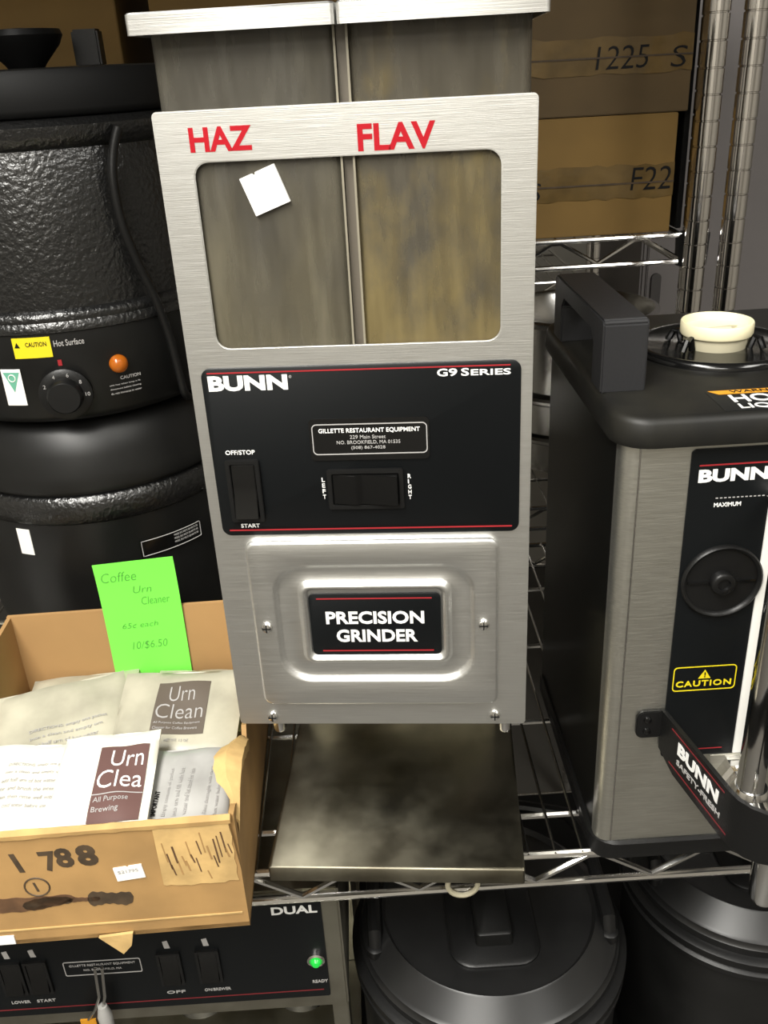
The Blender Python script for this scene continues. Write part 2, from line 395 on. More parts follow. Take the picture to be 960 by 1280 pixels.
# lids
for x0, x1, hh in ((-0.0035, 0.1050, hA), (0.1060, 0.2140, hB)):
    g = G(); y0, y1 = -0.010, 0.236; z0, z1 = Z(456), Z(466.5); t = 0.0012
    g.loops([[(a, b, z) for a, b in rr(x0 + i, x1 - i, y0 + i, y1 - i, 0.002, 3)] for i, z in ((t, z0), (0, z0), (0, z1 - 0.001), (0.001, z1))] , cap0=False)
    g.loops([[(a, b, z) for a, b in rr(x0 + t, x1 - t, y0 + t, y1 - t, 0.002, 3)] for z in (z0, z1 - 0.002)], cap0=False)
    g.build('hopper_lid', STEEL, hh)
# red letters
text('lettering', 'HAZ', fy(X(19.5), 0, Z(397.5)), 0.035, 0.0128, REDLETTER, gr, bold=0.03)
text('lettering', 'FLAV', fy(X(112.5), 0, Z(394.0)), 0.0425, 0.0140, REDLETTER, gr, bold=0.03)
# small white sticker on the window with a nick in its upper edge
c0 = (0.0585, Z(376)); an = math.radians(20)
pts = [(-0.0108, -0.0108), (0.0108, -0.0108), (0.0108, 0.0108), (-0.0010, 0.0108), (-0.0020, 0.0090), (-0.0034, 0.0108), (-0.0108, 0.0108)]
pts = [(c0[0] + a * math.cos(an) - b * math.sin(an), c0[1] + a * math.sin(an) + b * math.cos(an)) for a, b in pts]
G().prism(pts, lambda a, b: (a, 0.0034, b), lambda a, b: (a, 0.0010, b)).build('price_sticker', PAPER, gr, label='small tilted white square sticker')
# control overlay
g = G(); g.plate_y([(0.0075, 0.2030, Z(159), Z(274), 0.006, 0.0), (0.0075, 0.2030, Z(159), Z(274), 0.006, -0.0012), (0.0081, 0.2024, Z(159.6), Z(273.4), 0.0056, -0.0016)])
cp = g.build('control_panel', BLACK_PANEL, gr)
G().box(0.0115, 0.1965, -0.0019, -0.0015, Z(270.8), Z(271.6)).build('red_stripe', RED, cp)
G().box(0.0125, 0.1985, -0.0019, -0.0015, Z(162.6), Z(163.5)).build('red_stripe', RED, cp)
text('lettering', 'BUNN', fy(0.0115, -0.0016, Z(259.6)), 0.0495, 0.0098, WHITE, cp, bold=0.045)
text('lettering', '\u00ae', fy(0.0620, -0.0016, Z(267)), 0.0018, 0.0018, GREYPRINT, cp)
text('lettering', 'G', fy(0.1525, -0.0016, Z(265.2)), 0.0064, 0.0048, WHITE, cp, bold=0.02)
text('lettering', '9', fy(0.1595, -0.0016, Z(265.2)), 0.0052, 0.0048, WHITE, cp, bold=0.02)
text('lettering', 'S', fy(0.1670, -0.0016, Z(265.2)), 0.0048, 0.0048, WHITE, cp, bold=0.02)
text('lettering', 'ERIES', fy(0.1728, -0.0016, Z(265.3)), 0.0240, 0.0038, WHITE, cp, bold=0.02)
# dealer plate
g = G(); g.plate_y([(0.0715, 0.1468, Z(212), Z(240), 0.003, -0.0014), (0.0715, 0.1468, Z(212), Z(240), 0.003, -0.0024)]); npl = g.build('name_plate', BLACK_GLOSS, cp)
G().frame_y((0.0732, 0.1455, Z(216), Z(236.6)), (0.0738, 0.1449, Z(216.6), Z(236)), -0.0027, -0.0023, 0.003, 0.0025).build('plate_border', GREYPRINT, cp)
text('lettering', 'GILLETTE RESTAURANT EQUIPMENT', fy(0.0775, -0.0024, Z(230.2)), 0.0635, 0.0034, WHITE, cp, bold=0.012)
text('lettering', '229 Main Street', fy(0.0970, -0.0024, Z(226.5)), 0.0225, 0.0024, GREYPRINT, cp)
text('lettering', 'NO. BROOKFIELD, MA 01535', fy(0.0885, -0.0024, Z(222.7)), 0.0400, 0.0026, GREYPRINT, cp)
text('lettering', '(508) 867-4028', fy(0.0975, -0.0024, Z(219.0)), 0.0215, 0.0026, GREYPRINT, cp)
# rocker switches
def rocker(x0, x1, z0, z1, horiz):
    g = G(); g.frame_y((x0, x1, z0, z1), (x0 + 0.003, x1 - 0.003, z0 + 0.003, z1 - 0.003), -0.0042, -0.0014, 0.0012, 0.0008, 2)
    b = g.build('rocker_switch', BLACK, cp, bevel=0.0004)
    g = G(); x0 += 0.0036; x1 -= 0.0036; z0 += 0.0036; z1 -= 0.0036
    if horiz:
        xm = (x0 + x1) / 2 - 0.002; prof = [(x0, -0.0028), (xm - 0.004, -0.0058), (xm, -0.0040), (xm + 0.003, -0.0046), (x1, -0.0085)]
        rings = [[(x, -0.0010, z0), (x, y, z0), (x, y, z1), (x, -0.0010, z1)] for x, y in prof]
    else:
        zm = (z0 + z1) / 2; prof = [(z0, -0.0072), (zm - 0.001, -0.0036), (zm + 0.004, -0.0036), (z1, -0.0030)]
        rings = [[(x0, -0.0010, z), (x0, y, z), (x1, y, z), (x1, -0.0010, z)] for z, y in prof]
    g.loops(rings); g.build('rocker', BLACK_GLOSS, cp, smooth=20, bevel=0.0004)
rocker(0.0155, 0.0375, Z(170), Z(214), False)
rocker(0.0805, 0.1295, Z(178), Z(206), True)
text('lettering', 'OFF/STOP', fy(0.0165, -0.0016, Z(217.2)), 0.0190, 0.0030, WHITE, cp, bold=0.01)
text('lettering', 'START', fy(0.0205, -0.0016, Z(165.0)), 0.0125, 0.0028, WHITE, cp, bold=0.01)
for k, ch in enumerate('LEFT'): text('lettering', ch, fy(0.0768, -0.0016, Z(197.0 - 4.0 * k)), 0.0020, 0.0029, WHITE, cp, bold=0.015)
for k, ch in enumerate('RIGHT'): text('lettering', ch, fy(0.1322, -0.0016, Z(198.5 - 3.7 * k)), 0.0021 if ch != 'I' else 0.0007, 0.0028, WHITE, cp, bold=0.015)
# embossed access panel
def R4(x0, x1, z0, z1, r, y, i=0.0): return (x0 / 1000 + i, x1 / 1000 - i, Z(z0) + i, Z(z1) - i, r / 1000, y)
o_ = (21, 190, 21, 155); m_ = (38, 173, 43, 136); q_ = (54, 158, 57, 123)
g = G(); g.plate_y([R4(*o_, 7, 0.0), R4(*o_, 7, -0.0030), R4(*o_, 6.5, -0.0042, 0.0008), R4(*o_, 6, -0.0047, 0.0022),
    R4(*m_, 22, -0.0047, -0.0020), R4(*m_, 21.5, -0.0040, 0.0), R4(*m_, 21, -0.0018, 0.0012), R4(*m_, 20, -0.0012, 0.0030),
    R4(*q_, 8, -0.0012, -0.0010), R4(*q_, 7.5, -0.0020, 0.0), R4(*q_, 7, -0.0046, 0.0016), R4(*q_, 6, -0.0054, 0.0030), R4(*q_, 5, -0.0046, 0.0044), R4(*q_, 4, -0.0018, 0.0058), R4(*q_, 4, -0.0014, 0.0070)], n=8)
ap = g.build('access_panel', STEEL, gr, smooth=60)
g = G(); g.plate_y([(0.0605, 0.1510, Z(63.5), Z(113.5), 0.004, -0.0010), (0.0605, 0.1510, Z(63.5), Z(113.5), 0.004, -0.0024), (0.0610, 0.1505, Z(64), Z(113), 0.0036, -0.0027)])
bd = g.build('badge', BLACK_PANEL, ap)
text('lettering', 'PRECISION', fy(0.0715, -0.0027, Z(89.3)), 0.0680, 0.0102, WHITE, ap, bold=0.03)
text('lettering', 'GRINDER', fy(0.0780, -0.0027, Z(74.5)), 0.0565, 0.0102, WHITE, ap, bold=0.03)
G().box(0.0660, 0.1450, -0.0030, -0.0026, Z(109.4), Z(110.2)).build('red_stripe', RED, ap)
G().box(0.0675, 0.1455, -0.0030, -0.0026, Z(66.8), Z(67.6)).build('red_stripe', RED, ap)
def screw(x, z, y):
    g = G(); g.lathe_y([(0.0040, 0.0), (0.0040, 0.0008), (0.0033, 0.0022), (0.0016, 0.0028), (0.0001, 0.0029)], (x, y, z), 20)
    s_ = g.build('screw', CHROME, gr)
    g = G(); g.box(x - 0.0030, x + 0.0030, y - 0.0031, y - 0.0025, z - 0.0004, z + 0.0004); g.box(x - 0.0004, x + 0.0004, y - 0.0031, y - 0.0025, z - 0.0030, z + 0.0030)
    g.build('screw_slot', BLACK_DARK, s_)
screw(0.030, Z(88.5), -0.0047); screw(0.1800, Z(89.5), -0.0047); screw(0.0250, Z(7.5), 0.0); screw(0.1880, Z(8.5), 0.0)
# two knurled posts below the housing
for x in (0.0265, 0.1960):
    G().lathe([(0.0042, -0.014), (0.0050, -0.012), (0.0050, 0.002)], (x, 0.012, B), 16).build('guide_post', CHROME, gr)
# discharge chute, rear column and base tray
g = G(); g.plate_z([(0.080, 0.130, 0.070, 0.120, 0.006, B - 0.045), (0.072, 0.138, 0.062, 0.128, 0.006, B + 0.003)], n=4); g.build('chute', BLACK, gr)
G().box(0.012, 0.198, 0.170, 0.232, 0.019, B + 0.003).build('column', STEEL_DULL, gr, bevel=0.002)
g = G(); x0, x1, y0, y1, zt = 0.0092, 0.2112, -0.0155, 0.235, 0.0205
g.loops([[(a, b, z) for a, b in rr(x0 + i, x1 - i, y0 + i, y1 - i, 0.002, 3)] for i, z in ((0.0015, 0.0065), (0, 0.0058), (0, zt - 0.0012), (0.0012, zt))])
g.build('base_tray', TRAY, gr, smooth=50)
for x, y in ((0.03, 0.015), (0.19, 0.035), (0.03, 0.21), (0.19, 0.21)):
    G().lathe([(0.010, 0.0003), (0.011, 0.006), (0.011, 0.008)], (x, y, 0), 16).build('rubber_foot', BLACK, gr)

# bottle-opener-like metal ring clipped on the shelf edge below the tray
def ring_pts(c, r, ax, n=28):
    return [(c[0] + r * math.cos(2 * math.pi * k / n), c[1], c[2] + r * math.sin(2 * math.pi * k / n)) for k in range(n)]
g = G(); g.tube(ring_pts((0.1630, -0.0055, -0.0245), 0.0125, 'y'), 0.0022, 8, closed=True)
tag(g.build('split_ring', CREAM_DIRTY), 'pale metal ring hooked on the shelf edge below the grinder tray', 'ring')

# ------------------------------------------------------------------ coffee server on the right
SX, SY = 0.378, 0.105
sv = thing('coffee_server', (SX, SY, 0), 'black and stainless coffee server with sight gauge, faucet and cream filler cap', 'coffee server')
def sl(x): return x - SX
def sy(y): return y - SY
L_, R_, F_, K_ = sl(0.2700), sl(0.4860), sy(-0.010), sy(0.228)
g = G(); g.plate_z([(L_ - 0.002, R_ + 0.002, F_ - 0.002, K_ + 0.002, 0.016, 0.0006), (L_ - 0.003, R_ + 0.003, F_ - 0.003, K_ + 0.003, 0.022, 0.004), (L_ - 0.003, R_ + 0.003, F_ - 0.003, K_ + 0.003, 0.022, 0.016), (L_ - 0.001, R_ + 0.001, F_ - 0.001, K_ + 0.001, 0.020, 0.0185)]); g.build('base', BLACK, sv)
g = G(); g.plate_z([(L_ + 0.0006, R_ - 0.0006, F_ + 0.004, K_, 0.0095, 0.018), (L_ + 0.0006, R_ - 0.0006, F_ + 0.004, K_, 0.0095, 0.362)]); g.build('body', mat('server_side', (0.0035, 0.0035, 0.003), 0.30, spec=0.4), sv)
# stainless wrap round the front with rolled corners
def wrap(x0, x1, yf, r, ret, z0, z1, t):
    pts = [(x0, yf + r + ret)]
    for k in range(9):
        a = math.radians(180 + 90 * k / 8); pts.append((x0 + r + r * math.cos(a), yf + r + r * math.sin(a)))
    for k in range(9):
        a = math.radians(270 + 90 * k / 8); pts.append((x1 - r + r * math.cos(a), yf + r + r * math.sin(a)))
    pts.append((x1, yf + r + ret))
    inn = []
    for k, (a, b) in enumerate(pts):
        cx_ = min(max(a, x0 + r), x1 - r); cy_ = max(b, yf + r) if (b > yf + r) else yf + r
        d = Vector((a - cx_, b - cy_)); L = d.length or 1; inn.append((a - d.x / L * t, b - d.y / L * t))
    out = pts + inn[::-1]
    return G().prism(out, lambda a, b: (a, b, z0), lambda a, b: (a, b, z1))
wrap(L_, R_, F_, 0.0105, 0.004, 0.0186, 0.3600, 0.0025).build('front_wrap', STEEL_SRV, sv, smooth=30)
for x in (L_ + 0.0115, R_ - 0.0115):
    G().box(x - 0.0006, x + 0.0006, F_ - 0.0005, F_ + 0.001, 0.0190, 0.3598).build('seam', CHROME_DULL, sv)
# top cover
LX0, LX1, LY0, LY1 = L_ - 0.006, R_ + 0.006, F_ - 0.009, K_ + 0.006
g = G(); g.plate_z([(LX0, LX1, LY0, LY1, 0.024, 0.3600), (LX0 - 0.001, LX1 + 0.001, LY0 - 0.001, LY1 + 0.001, 0.024, 0.3635), (LX0, LX1, LY0, LY1, 0.024, 0.3755), (LX0 + 0.002, LX1 - 0.002, LY0 + 0.002, LY1 - 0.002, 0.022, 0.3788), (LX0 + 0.006, LX1 - 0.006, LY0 + 0.006, LY1 - 0.006, 0.018, 0.3800)], n=8)
top = g.build('top_cover', BLACK_DUSTY, sv, smooth=60)
# carrying handle along the left side
def handle(x0, x1, y0, y1):
    z0, z1, ti, h = 0.3790, 0.4290, 0.012, 0.036
    outl = [(y0, z0), (y0 + 0.026, z0), (y0 + 0.026, z0 + h * 0.8), (y0 + 0.034, z0 + h), (y1 - 0.034, z0 + h), (y1 - 0.026, z0 + h * 0.8), (y1 - 0.026, z0), (y1, z0), (y1, z1 - 0.004), (y1 - 0.004, z1), (y0 + 0.003, z1), (y0, z1 - 0.003)]
    g = G(); n = len(outl)
    g.prism(outl, lambda a, b: (x0, a, b), lambda a, b: (x1, a, b)); return g.build('handle', HANDLE, top, bevel=0.0012)
handle(sl(0.2655), sl(0.2960), sy(0.036), sy(0.190)); handle(sl(0.460), sl(0.4905), sy(0.036), sy(0.190))
LC = (sl(0.3740), sy(0.1215), 0.0)
g = G(); g.lathe([(0.0600, 0.3795), (0.0600, 0.3815), (0.0585, 0.3850), (0.0555, 0.3858), (0.0530, 0.3845), (0.0510, 0.3830), (0.0001, 0.3825)], LC, 64); lid = g.build('lid', BLACK_GLOSS, sv, smooth=60)
g = G(); g.lathe([(0.0225, 0.3825), (0.0235, 0.3880), (0.0235, 0.3935)], LC, 48, cap0=True, cap1=True); g.build('cap_neck', CREAM_DIRTY, lid)
g = G(); g.lathe([(0.0235, 0.3928), (0.0258, 0.3922), (0.0264, 0.3935), (0.0264, 0.4008), (0.0258, 0.4018), (0.0247, 0.4018), (0.0240, 0.4008), (0.0236, 0.3963), (0.0001, 0.3953)], LC, 64, cap0=True); fc = g.build('filler_cap', CREAM, lid, smooth=50, label='cream filler cap')
g = G(); g.tube([(LC[0] - 0.014, LC[1] - 0.004, 0.3953), (LC[0] - 0.008, LC[1] - 0.008, 0.3966), (LC[0] + 0.007, LC[1] - 0.007, 0.3970), (LC[0] + 0.016, LC[1] + 0.002, 0.3953)], [0.001, 0.0022, 0.0022, 0.001], 8); g.build('cap_rib', CREAM_DIRTY, lid)
for a in (-150, 150, 80, 35, -35):
    t = math.radians(a); c, s = math.cos(t), math.sin(t)
    g = G(); P = lambda r, z: (LC[0] + r * c, LC[1] + r * s, z)
    g.tube([P(0.0250, 0.3835), P(0.0275, 0.3925), P(0.0315, 0.3915), P(0.0350, 0.3838)], 0.0026, 8); g.build('lug', BLACK_GLOSS, lid)
# HOT LIQUID label on the top cover
g = G(); g.plate_z([(sl(0.3325), sl(0.4030), sy(-0.0130), sy(0.0255), 0.001, 0.3796), (sl(0.3325), sl(0.4030), sy(-0.0130), sy(0.0255), 0.001, 0.3803)]); hl = g.build('warning_label', BLACK_PANEL, top)
g = G(); g.prism([(sl(0.3345), sy(0.0250)), (sl(0.3395), sy(0.0178)), (sl(0.4025), sy(0.0178)), (sl(0.4025), sy(0.0250))], lambda a, b: (a, b, 0.3802), lambda a, b: (a, b, 0.3805)); g.build('warning_band', ORANGE, top)
text('lettering', 'WARNING', fz(sl(0.3480), sy(0.0193), 0.3805), 0.040, 0.0044, BLACK_DARK, top, bold=0.0)
text('lettering', 'HOT', fz(sl(0.3440), sy(0.0020), 0.3803), 0.0380, 0.0135, WHITE, top, bold=0.015)
text('lettering', 'LIQUID', fz(sl(0.3440), sy(-0.0110), 0.3803), 0.0430, 0.0095, WHITE, top, bold=0.01)
# front overlay
yo = F_
g = G(); g.plate_y([(sl(0.3148), sl(0.4412), 0.1024, 0.3545, 0.003, yo + 0.0002), (sl(0.3148), sl(0.4412), 0.1024, 0.3545, 0.003, yo - 0.0010)]); ov = g.build('front_overlay', BLACK_PANEL, sv)
G().box(sl(0.3205), sl(0.4360), yo - 0.0012, yo - 0.0008, 0.3425, 0.3435).build('red_stripe', RED, ov)
G().box(sl(0.3205), sl(0.3610), yo - 0.0012, yo - 0.0008, 0.1078, 0.1086).build('red_stripe', RED, ov)
text('lettering', 'BUNN', fy(sl(0.3205), yo - 0.0010, 0.3308), 0.0460, 0.0092, WHITE, ov, bold=0.045)
for k in range(16): G().box(sl(0.3335) + k * 0.0028, sl(0.3335) + k * 0.0028 + 0.0016, yo - 0.0012, yo - 0.0008, 0.3186, 0.3193).build('dash', GREYPRINT, ov)
text('lettering', 'MAXIMUM', fy(sl(0.3328), yo - 0.0010, 0.3125), 0.0180, 0.0030, WHITE, ov, bold=0.02)
DC = (sl(0.3440), yo - 0.0008, 0.2558)
g = G(); g.lathe_y([(0.0280, 0.0), (0.0280, 0.0030), (0.0268, 0.0040), (0.0252, 0.0034), (0.0244, 0.0012), (0.0001, 0.0012)], DC, 48); dl = g.build('brew_dial', BLACK, ov, smooth=60)
g = G(); g.box(DC[0] - 0.0235, DC[0] - 0.0080, DC[1] - 0.0028, DC[1] - 0.0010, DC[2] - 0.0008, DC[2] + 0.0008); g.box(DC[0] + 0.0080, DC[0] + 0.0235, DC[1] - 0.0028, DC[1] - 0.0010, DC[2] - 0.0008, DC[2] + 0.0008); g.build('dial_bar', BLACK_GLOSS, ov)
g = G(); g.lathe_y([(0.0085, 0.0010), (0.0085, 0.0060), (0.0070, 0.0072), (0.0045, 0.0072), (0.0040, 0.0050), (0.0001, 0.0050)], DC, 28); g.build('dial_hub', BLACK, ov, smooth=60)
# CAUTION frame
G().frame_y((sl(0.3180), sl(0.3640), 0.1632, 0.1845), (sl(0.3187), sl(0.3633), 0.1639, 0.1838), yo - 0.0013, yo - 0.0009, 0.003, 0.0026).build('caution_frame', YELLOW, ov)
text('lettering', 'CAUTION', fy(sl(0.3205), yo - 0.0010, 0.1668), 0.0405, 0.0052, YELLOW, ov, bold=0.02, spacing=1.15)
G().prism([(sl(0.3365), 0.1737), (sl(0.3455), 0.1737), (sl(0.3410), 0.1812)], lambda a, b: (a, yo - 0.0009, b), lambda a, b: (a, yo - 0.0013, b)).build('caution_triangle', YELLOW, ov)
text('lettering', '!', fy(sl(0.3405), yo - 0.0013, 0.1747), 0.0010, 0.0046, BLACK_DARK, ov, bold=0.02)
# white gauge backing strip, sight glass and chrome shield
G().box(sl(0.3695), sl(0.3900), yo - 0.0022, yo - 0.0008, 0.1030, 0.3250).build('gauge_strip', PAPER, ov)
GX, GY = sl(0.3725), sy(-0.042)
G().tube([(GX + 0.004, GY, 0.085), (GX + 0.004, GY, 0.300)], 0.0055, 16).build('sight_glass', BRASS, sv, label='amber sight glass full of coffee')
g = G(); pts = [(GX + 0.0105 * math.cos(math.radians(a)), GY + 0.0105 * math.sin(math.radians(a))) for a in range(120, 301, 12)]
pts += [(GX + 0.0092 * math.cos(math.radians(a)), GY + 0.0092 * math.sin(math.radians(a))) for a in range(300, 119, -12)]
g.prism(pts, lambda a, b: (a, b, 0.090), lambda a, b: (a, b, 0.310)); g.build('gauge_shield', CHROME, sv)
G().lathe([(0.0118, 0.306), (0.0125, 0.310), (0.0125, 0.326), (0.0080, 0.330)], (GX, GY, 0), 24).build('gauge_cap', BLACK, sv)
G().tube([(GX, F_, 0.318), (GX, GY, 0.318)], 0.006, 12).build('gauge_bracket', CHROME, sv)
# faucet
g = G(); g.box(sl(0.352), sl(0.398), F_ - 0.0025, F_ + 0.001, 0.070, 0.1022); g.build('mounting_plate', STEEL_SRV, sv, bevel=0.0008)
g = G(); g.lathe_y([(0.0150, 0.0), (0.0150, 0.010), (0.0120, 0.013), (0.0095, 0.014), (0.0095, 0.030)], (GX, F_ - 0.0020, 0.086), 6); g.build('hex_nut', CHROME, sv, smooth=20)
g = G(); g.tube([(GX, F_ - 0.020, 0.086), (GX, GY, 0.086), (GX, GY - 0.022, 0.080), (GX, GY - 0.040, 0.070)], [0.0100, 0.0105, 0.0110, 0.0100], 16); g.build('faucet_body', CHROME, sv)
G().lathe([(0.0120, 0.082), (0.0132, 0.084), (0.0132, 0.094), (0.0115, 0.098)], (GX, GY, 0), 24).build('gauge_nut', CHROME, sv)
G().lathe([(0.0085, 0.030), (0.0100, 0.034), (0.0115, 0.070), (0.0120, 0.084), (0.0090, 0.092), (0.0001, 0.094)], (GX, GY - 0.042, 0), 24).build('spout', CHROME, sv)
G().tube([(GX, GY - 0.042, 0.092), (GX + 0.004, GY - 0.052, 0.112), (GX + 0.008, GY - 0.064, 0.128)], [0.004, 0.005, 0.007], 12).build('faucet_lever', BLACK, sv)
# black faucet guard: bracket, flat band and ring
g = G(); g.plate_y([(sl(0.2935), sl(0.3150), 0.1232, 0.1475, 0.006, F_), (sl(0.2935), sl(0.3150), 0.1232, 0.1475, 0.006, F_ - 0.0030)]); gb = g.build('guard_bracket', BLACK, sv, bevel=0.0006)
g = G(); g.plate_y([(sl(0.4065), sl(0.4280), 0.1232, 0.1475, 0.006, F_), (sl(0.4065), sl(0.4280), 0.1232, 0.1475, 0.006, F_ - 0.0030)]); g.build('guard_bracket', BLACK, sv, bevel=0.0006)
for zz in (0.1300, 0.1405): G().lathe_y([(0.0030, 0.0), (0.0026, 0.0014), (0.0001, 0.0020)], (sl(0.3015), F_ - 0.0030, zz), 16).build('bolt', BLACK_GLOSS, sv)
def band(path, zlo, zhi, t):
    P = [Vector(p) for p in path]; rings = []
    for i, p in enumerate(P):
        d = (P[min(i + 1, len(P) - 1)] - P[max(i - 1, 0)]).normalized(); nrm = Vector((-d.y, d.x))
        a = p + nrm * t / 2; b = p - nrm * t / 2
        rings.append([(a.x, a.y, zlo[i]), (b.x, b.y, zlo[i]), (b.x, b.y, zhi[i]), (a.x, a.y, zhi[i])])
    return G().loops(rings)
p0, p1 = Vector((sl(0.3135), F_ - 0.0015)), Vector((sl(0.3310), sy(-0.0980)))
path = [p0 + (p1 - p0) * (k / 8) for k in range(9)]; zl = [0.1130 + (0.1050 - 0.1130) * min(1, k / 2) for k in range(9)]; zh = [0.1475] * 9
RCX, RCY, RR_ = sl(0.3600), sy(-0.0930), 0.0292
for k in range(1, 10):
    a = math.radians(187 + 18.2 * k); path.append(Vector((RCX + RR_ * math.cos(a), RCY + RR_ * math.sin(a)))); zl.append(0.1050); zh.append(0.1475)
for k in range(1, 9):
    q0, q1 = Vector((RCX + RR_ + 0.0005, RCY + 0.002)), Vector((sl(0.4080), F_ - 0.0015)); path.append(q0 + (q1 - q0) * (k / 8)); zl.append(0.1050 + (0.0080 * max(0, k - 6) / 2)); zh.append(0.1475)
band(path, zl, zh, 0.0032).build('faucet_guard', BLACK, sv, smooth=40)
dirv = (p1 - p0).normalized(); outn = Vector((dirv.y, -dirv.x))
if outn.x > 0: outn = -outn
def fg(off, z):
    return lambda a, b, t: (p0.x + dirv.x * (off + a) + outn.x * (0.0017 + t), p0.y + dirv.y * (off + a) + outn.y * (0.0017 + t), z + b)
text('lettering', 'BUNN', fg(0.026, 0.1275), 0.052, 0.0110, WHITE, sv, bold=0.04)
text('lettering', 'SAFETY-FRESH', fg(0.026, 0.1185), 0.056, 0.0048, GREYPRINT, sv, bold=0.02)
g = G(); f_ = fg(0.016, 0.1425); g.loops([[f_(0, 0, 0), f_(0, 0.001, 0), f_(0, 0.001, 0.0003), f_(0, 0, 0.0003)], [f_(0.068, 0, 0), f_(0.068, 0.001, 0), f_(0.068, 0.001, 0.0003), f_(0.068, 0, 0.0003)]]); g.build('red_stripe', RED_DARK, sv)
g = G(); f_ = fg(0.016, 0.1120); g.loops([[f_(0, 0, 0), f_(0, 0.001, 0), f_(0, 0.001, 0.0003), f_(0, 0, 0.0003)], [f_(0.075, 0, 0), f_(0.075, 0.001, 0), f_(0.075, 0.001, 0.0003), f_(0.075, 0, 0.0003)]]); g.build('red_stripe', RED_DARK, sv)

# ------------------------------------------------------------------ cardboard box
bx = thing('cardboard_box', (0, -0.003, 0), 'open worn cardboard box with 1788 in black marker, full of cleaner packets', 'box', math.radians(1.0))
BX0, BX1, BY0, BY1, BH = -0.258, -0.006, -0.050, 0.250, 0.110; T = 0.004
G().box(BX0, BX1, BY0, BY1, 0.0004, 0.0044).build('bottom', CARD, bx)
def jag(a0, a1, b, n, amp): return [(a0 + (a1 - a0) * k / n, b + random.uniform(-amp, amp)) for k in range(n + 1)]
# front wall: slightly bowed, soft upper edge
top_e = jag(BX1 - 0.004, BX0, BH - 0.001, 26, 0.0010)
out = [(BX0, 0.0008)] + [(BX0 + (BX1 - BX0) * k / 12, 0.0006) for k in range(1, 13)] + [(BX1, 0.060)] + top_e
bow = lambda a, b: -0.004 * math.sin(math.pi * min(1, max(0, (a - BX0) / (BX1 - BX0)))) * math.sin(math.pi * min(1, max(0, b / BH)))
bxf = G().prism(out, lambda a, b: (a, BY0 + T, b), lambda a, b: (a, BY0, b)).build('front_wall', CARD, bx)
out = [(BY0 + T, 0.0008), (BY1, 0.0008), (BY1, BH), (0.120, BH), (0.075, BH - 0.001)] + [(0.070, 0.101), (0.060, 0.104), (0.052, 0.094), (0.040, 0.098), (0.030, 0.092), (0.018, 0.099), (0.006, 0.094), (-0.010, 0.103), (-0.024, 0.100), (-0.034, 0.107), (BY0 + T, BH - 0.001)]
G().prism(out, lambda a, b: (BX1 - T, a, b), lambda a, b: (BX1, a, b)).build('side_wall', CARD, bx)
G().box(BX0, BX0 + T, BY0 + T, BY1, 0.0006, BH).build('side_wall', CARD_IN, bx)
G().box(BX0, BX1, BY1 - T, BY1, 0.0006, BH + 0.001).build('back_wall', CARD_IN, bx)
# torn outer ply curling off the right wall
def torn(pts, t=0.0012):
    return G().loops([[Vector(p) for p in pts], [Vector(p) + Vector((-t, 0, t)) for p in pts]])
rings = []
for k in range(15):
    s_ = k / 14; y = 0.052 - 0.090 * s_
    w = 0.004 + 0.016 * math.sin(math.pi * min(1, s_ * 1.1)) + random.uniform(-0.0022, 0.0022)
    z = 0.094 + 0.016 * math.sin(math.pi * s_) + random.uniform(-0.0015, 0.0015)
    rings.append([(BX1 + 0.0008, y, z - 0.010), (BX1 + 0.0022, y, z + 0.002), (BX1 - w * 0.5, y, z + 0.007), (BX1 - w, y, z + 0.003), (BX1 - w + 0.001, y, z + 0.0015), (BX1 - w * 0.5, y, z + 0.005), (BX1 + 0.0008, y, z)])
G().loops(rings).build('torn_edge', CARD_LIGHT, bx, label='torn pale cardboard edge')
# frayed top lip of the front wall
rings = []
for k in range(40):
    x = BX0 + (BX1 - 0.002 - BX0) * k / 39; d = random.uniform(0, 0.0012)
    rings.append([(x, BY0 - 0.0012, BH - 0.004 - d), (x, BY0 - 0.0014, BH - 0.001), (x, BY0 + 0.002, BH + 0.0012 + d), (x, BY0 + T + 0.001, BH - 0.001), (x, BY0 + T + 0.001, BH - 0.003)])
G().loops(rings).build('worn_lip', mat('worn_cardboard', (0.42, 0.26, 0.095), 0.8, var=0.18, vscale=30), bx)
# little flap pointing down under the front
G().prism([(-0.120, 0.003), (-0.094, 0.005), (-0.097, -0.008), (-0.1045, -0.0165), (-0.108, -0.012)], lambda a, b: (a, BY0 - 0.0006, b), lambda a, b: (a, BY0 - 0.0030, b)).build('torn_flap', CARD_LIGHT, bx)
# peeled label patch, vertical scuffs
g = G(); op = [(-0.064, 0.050), (-0.0640, 0.106), (-0.010, 0.107)] + [(-0.0085 - 0.001 * (k % 2), 0.107 - 0.058 * k / 8) for k in range(1, 9)] + [(-0.012 - 0.050 * k / 14, 0.0475 + random.uniform(0, 0.0022)) for k in range(15)]
g.prism(op, lambda a, b: (a, BY0 + 0.0002, b), lambda a, b: (a, BY0 - 0.0006, b)); pt = g.build('peeled_label', CARD_LIGHT, bx)
for k in range(20):
    x = -0.060 + 0.0023 * k * 1.08 + random.uniform(-0.001, 0.001); z0 = random.uniform(0.052, 0.085); h = random.uniform(0.008, 0.024); w = random.uniform(0.0008, 0.0015)
    lean = -0.002
    G().prism([(x, z0 + h), (x + w, z0 + h), (x + w - lean, z0), (x - lean, z0)], lambda a, b: (a, BY0 - 0.0005, b), lambda a, b: (a, BY0 - 0.0008, b)).build('scuff', random.choice([MARKER_BROWN, CARD]), bx)
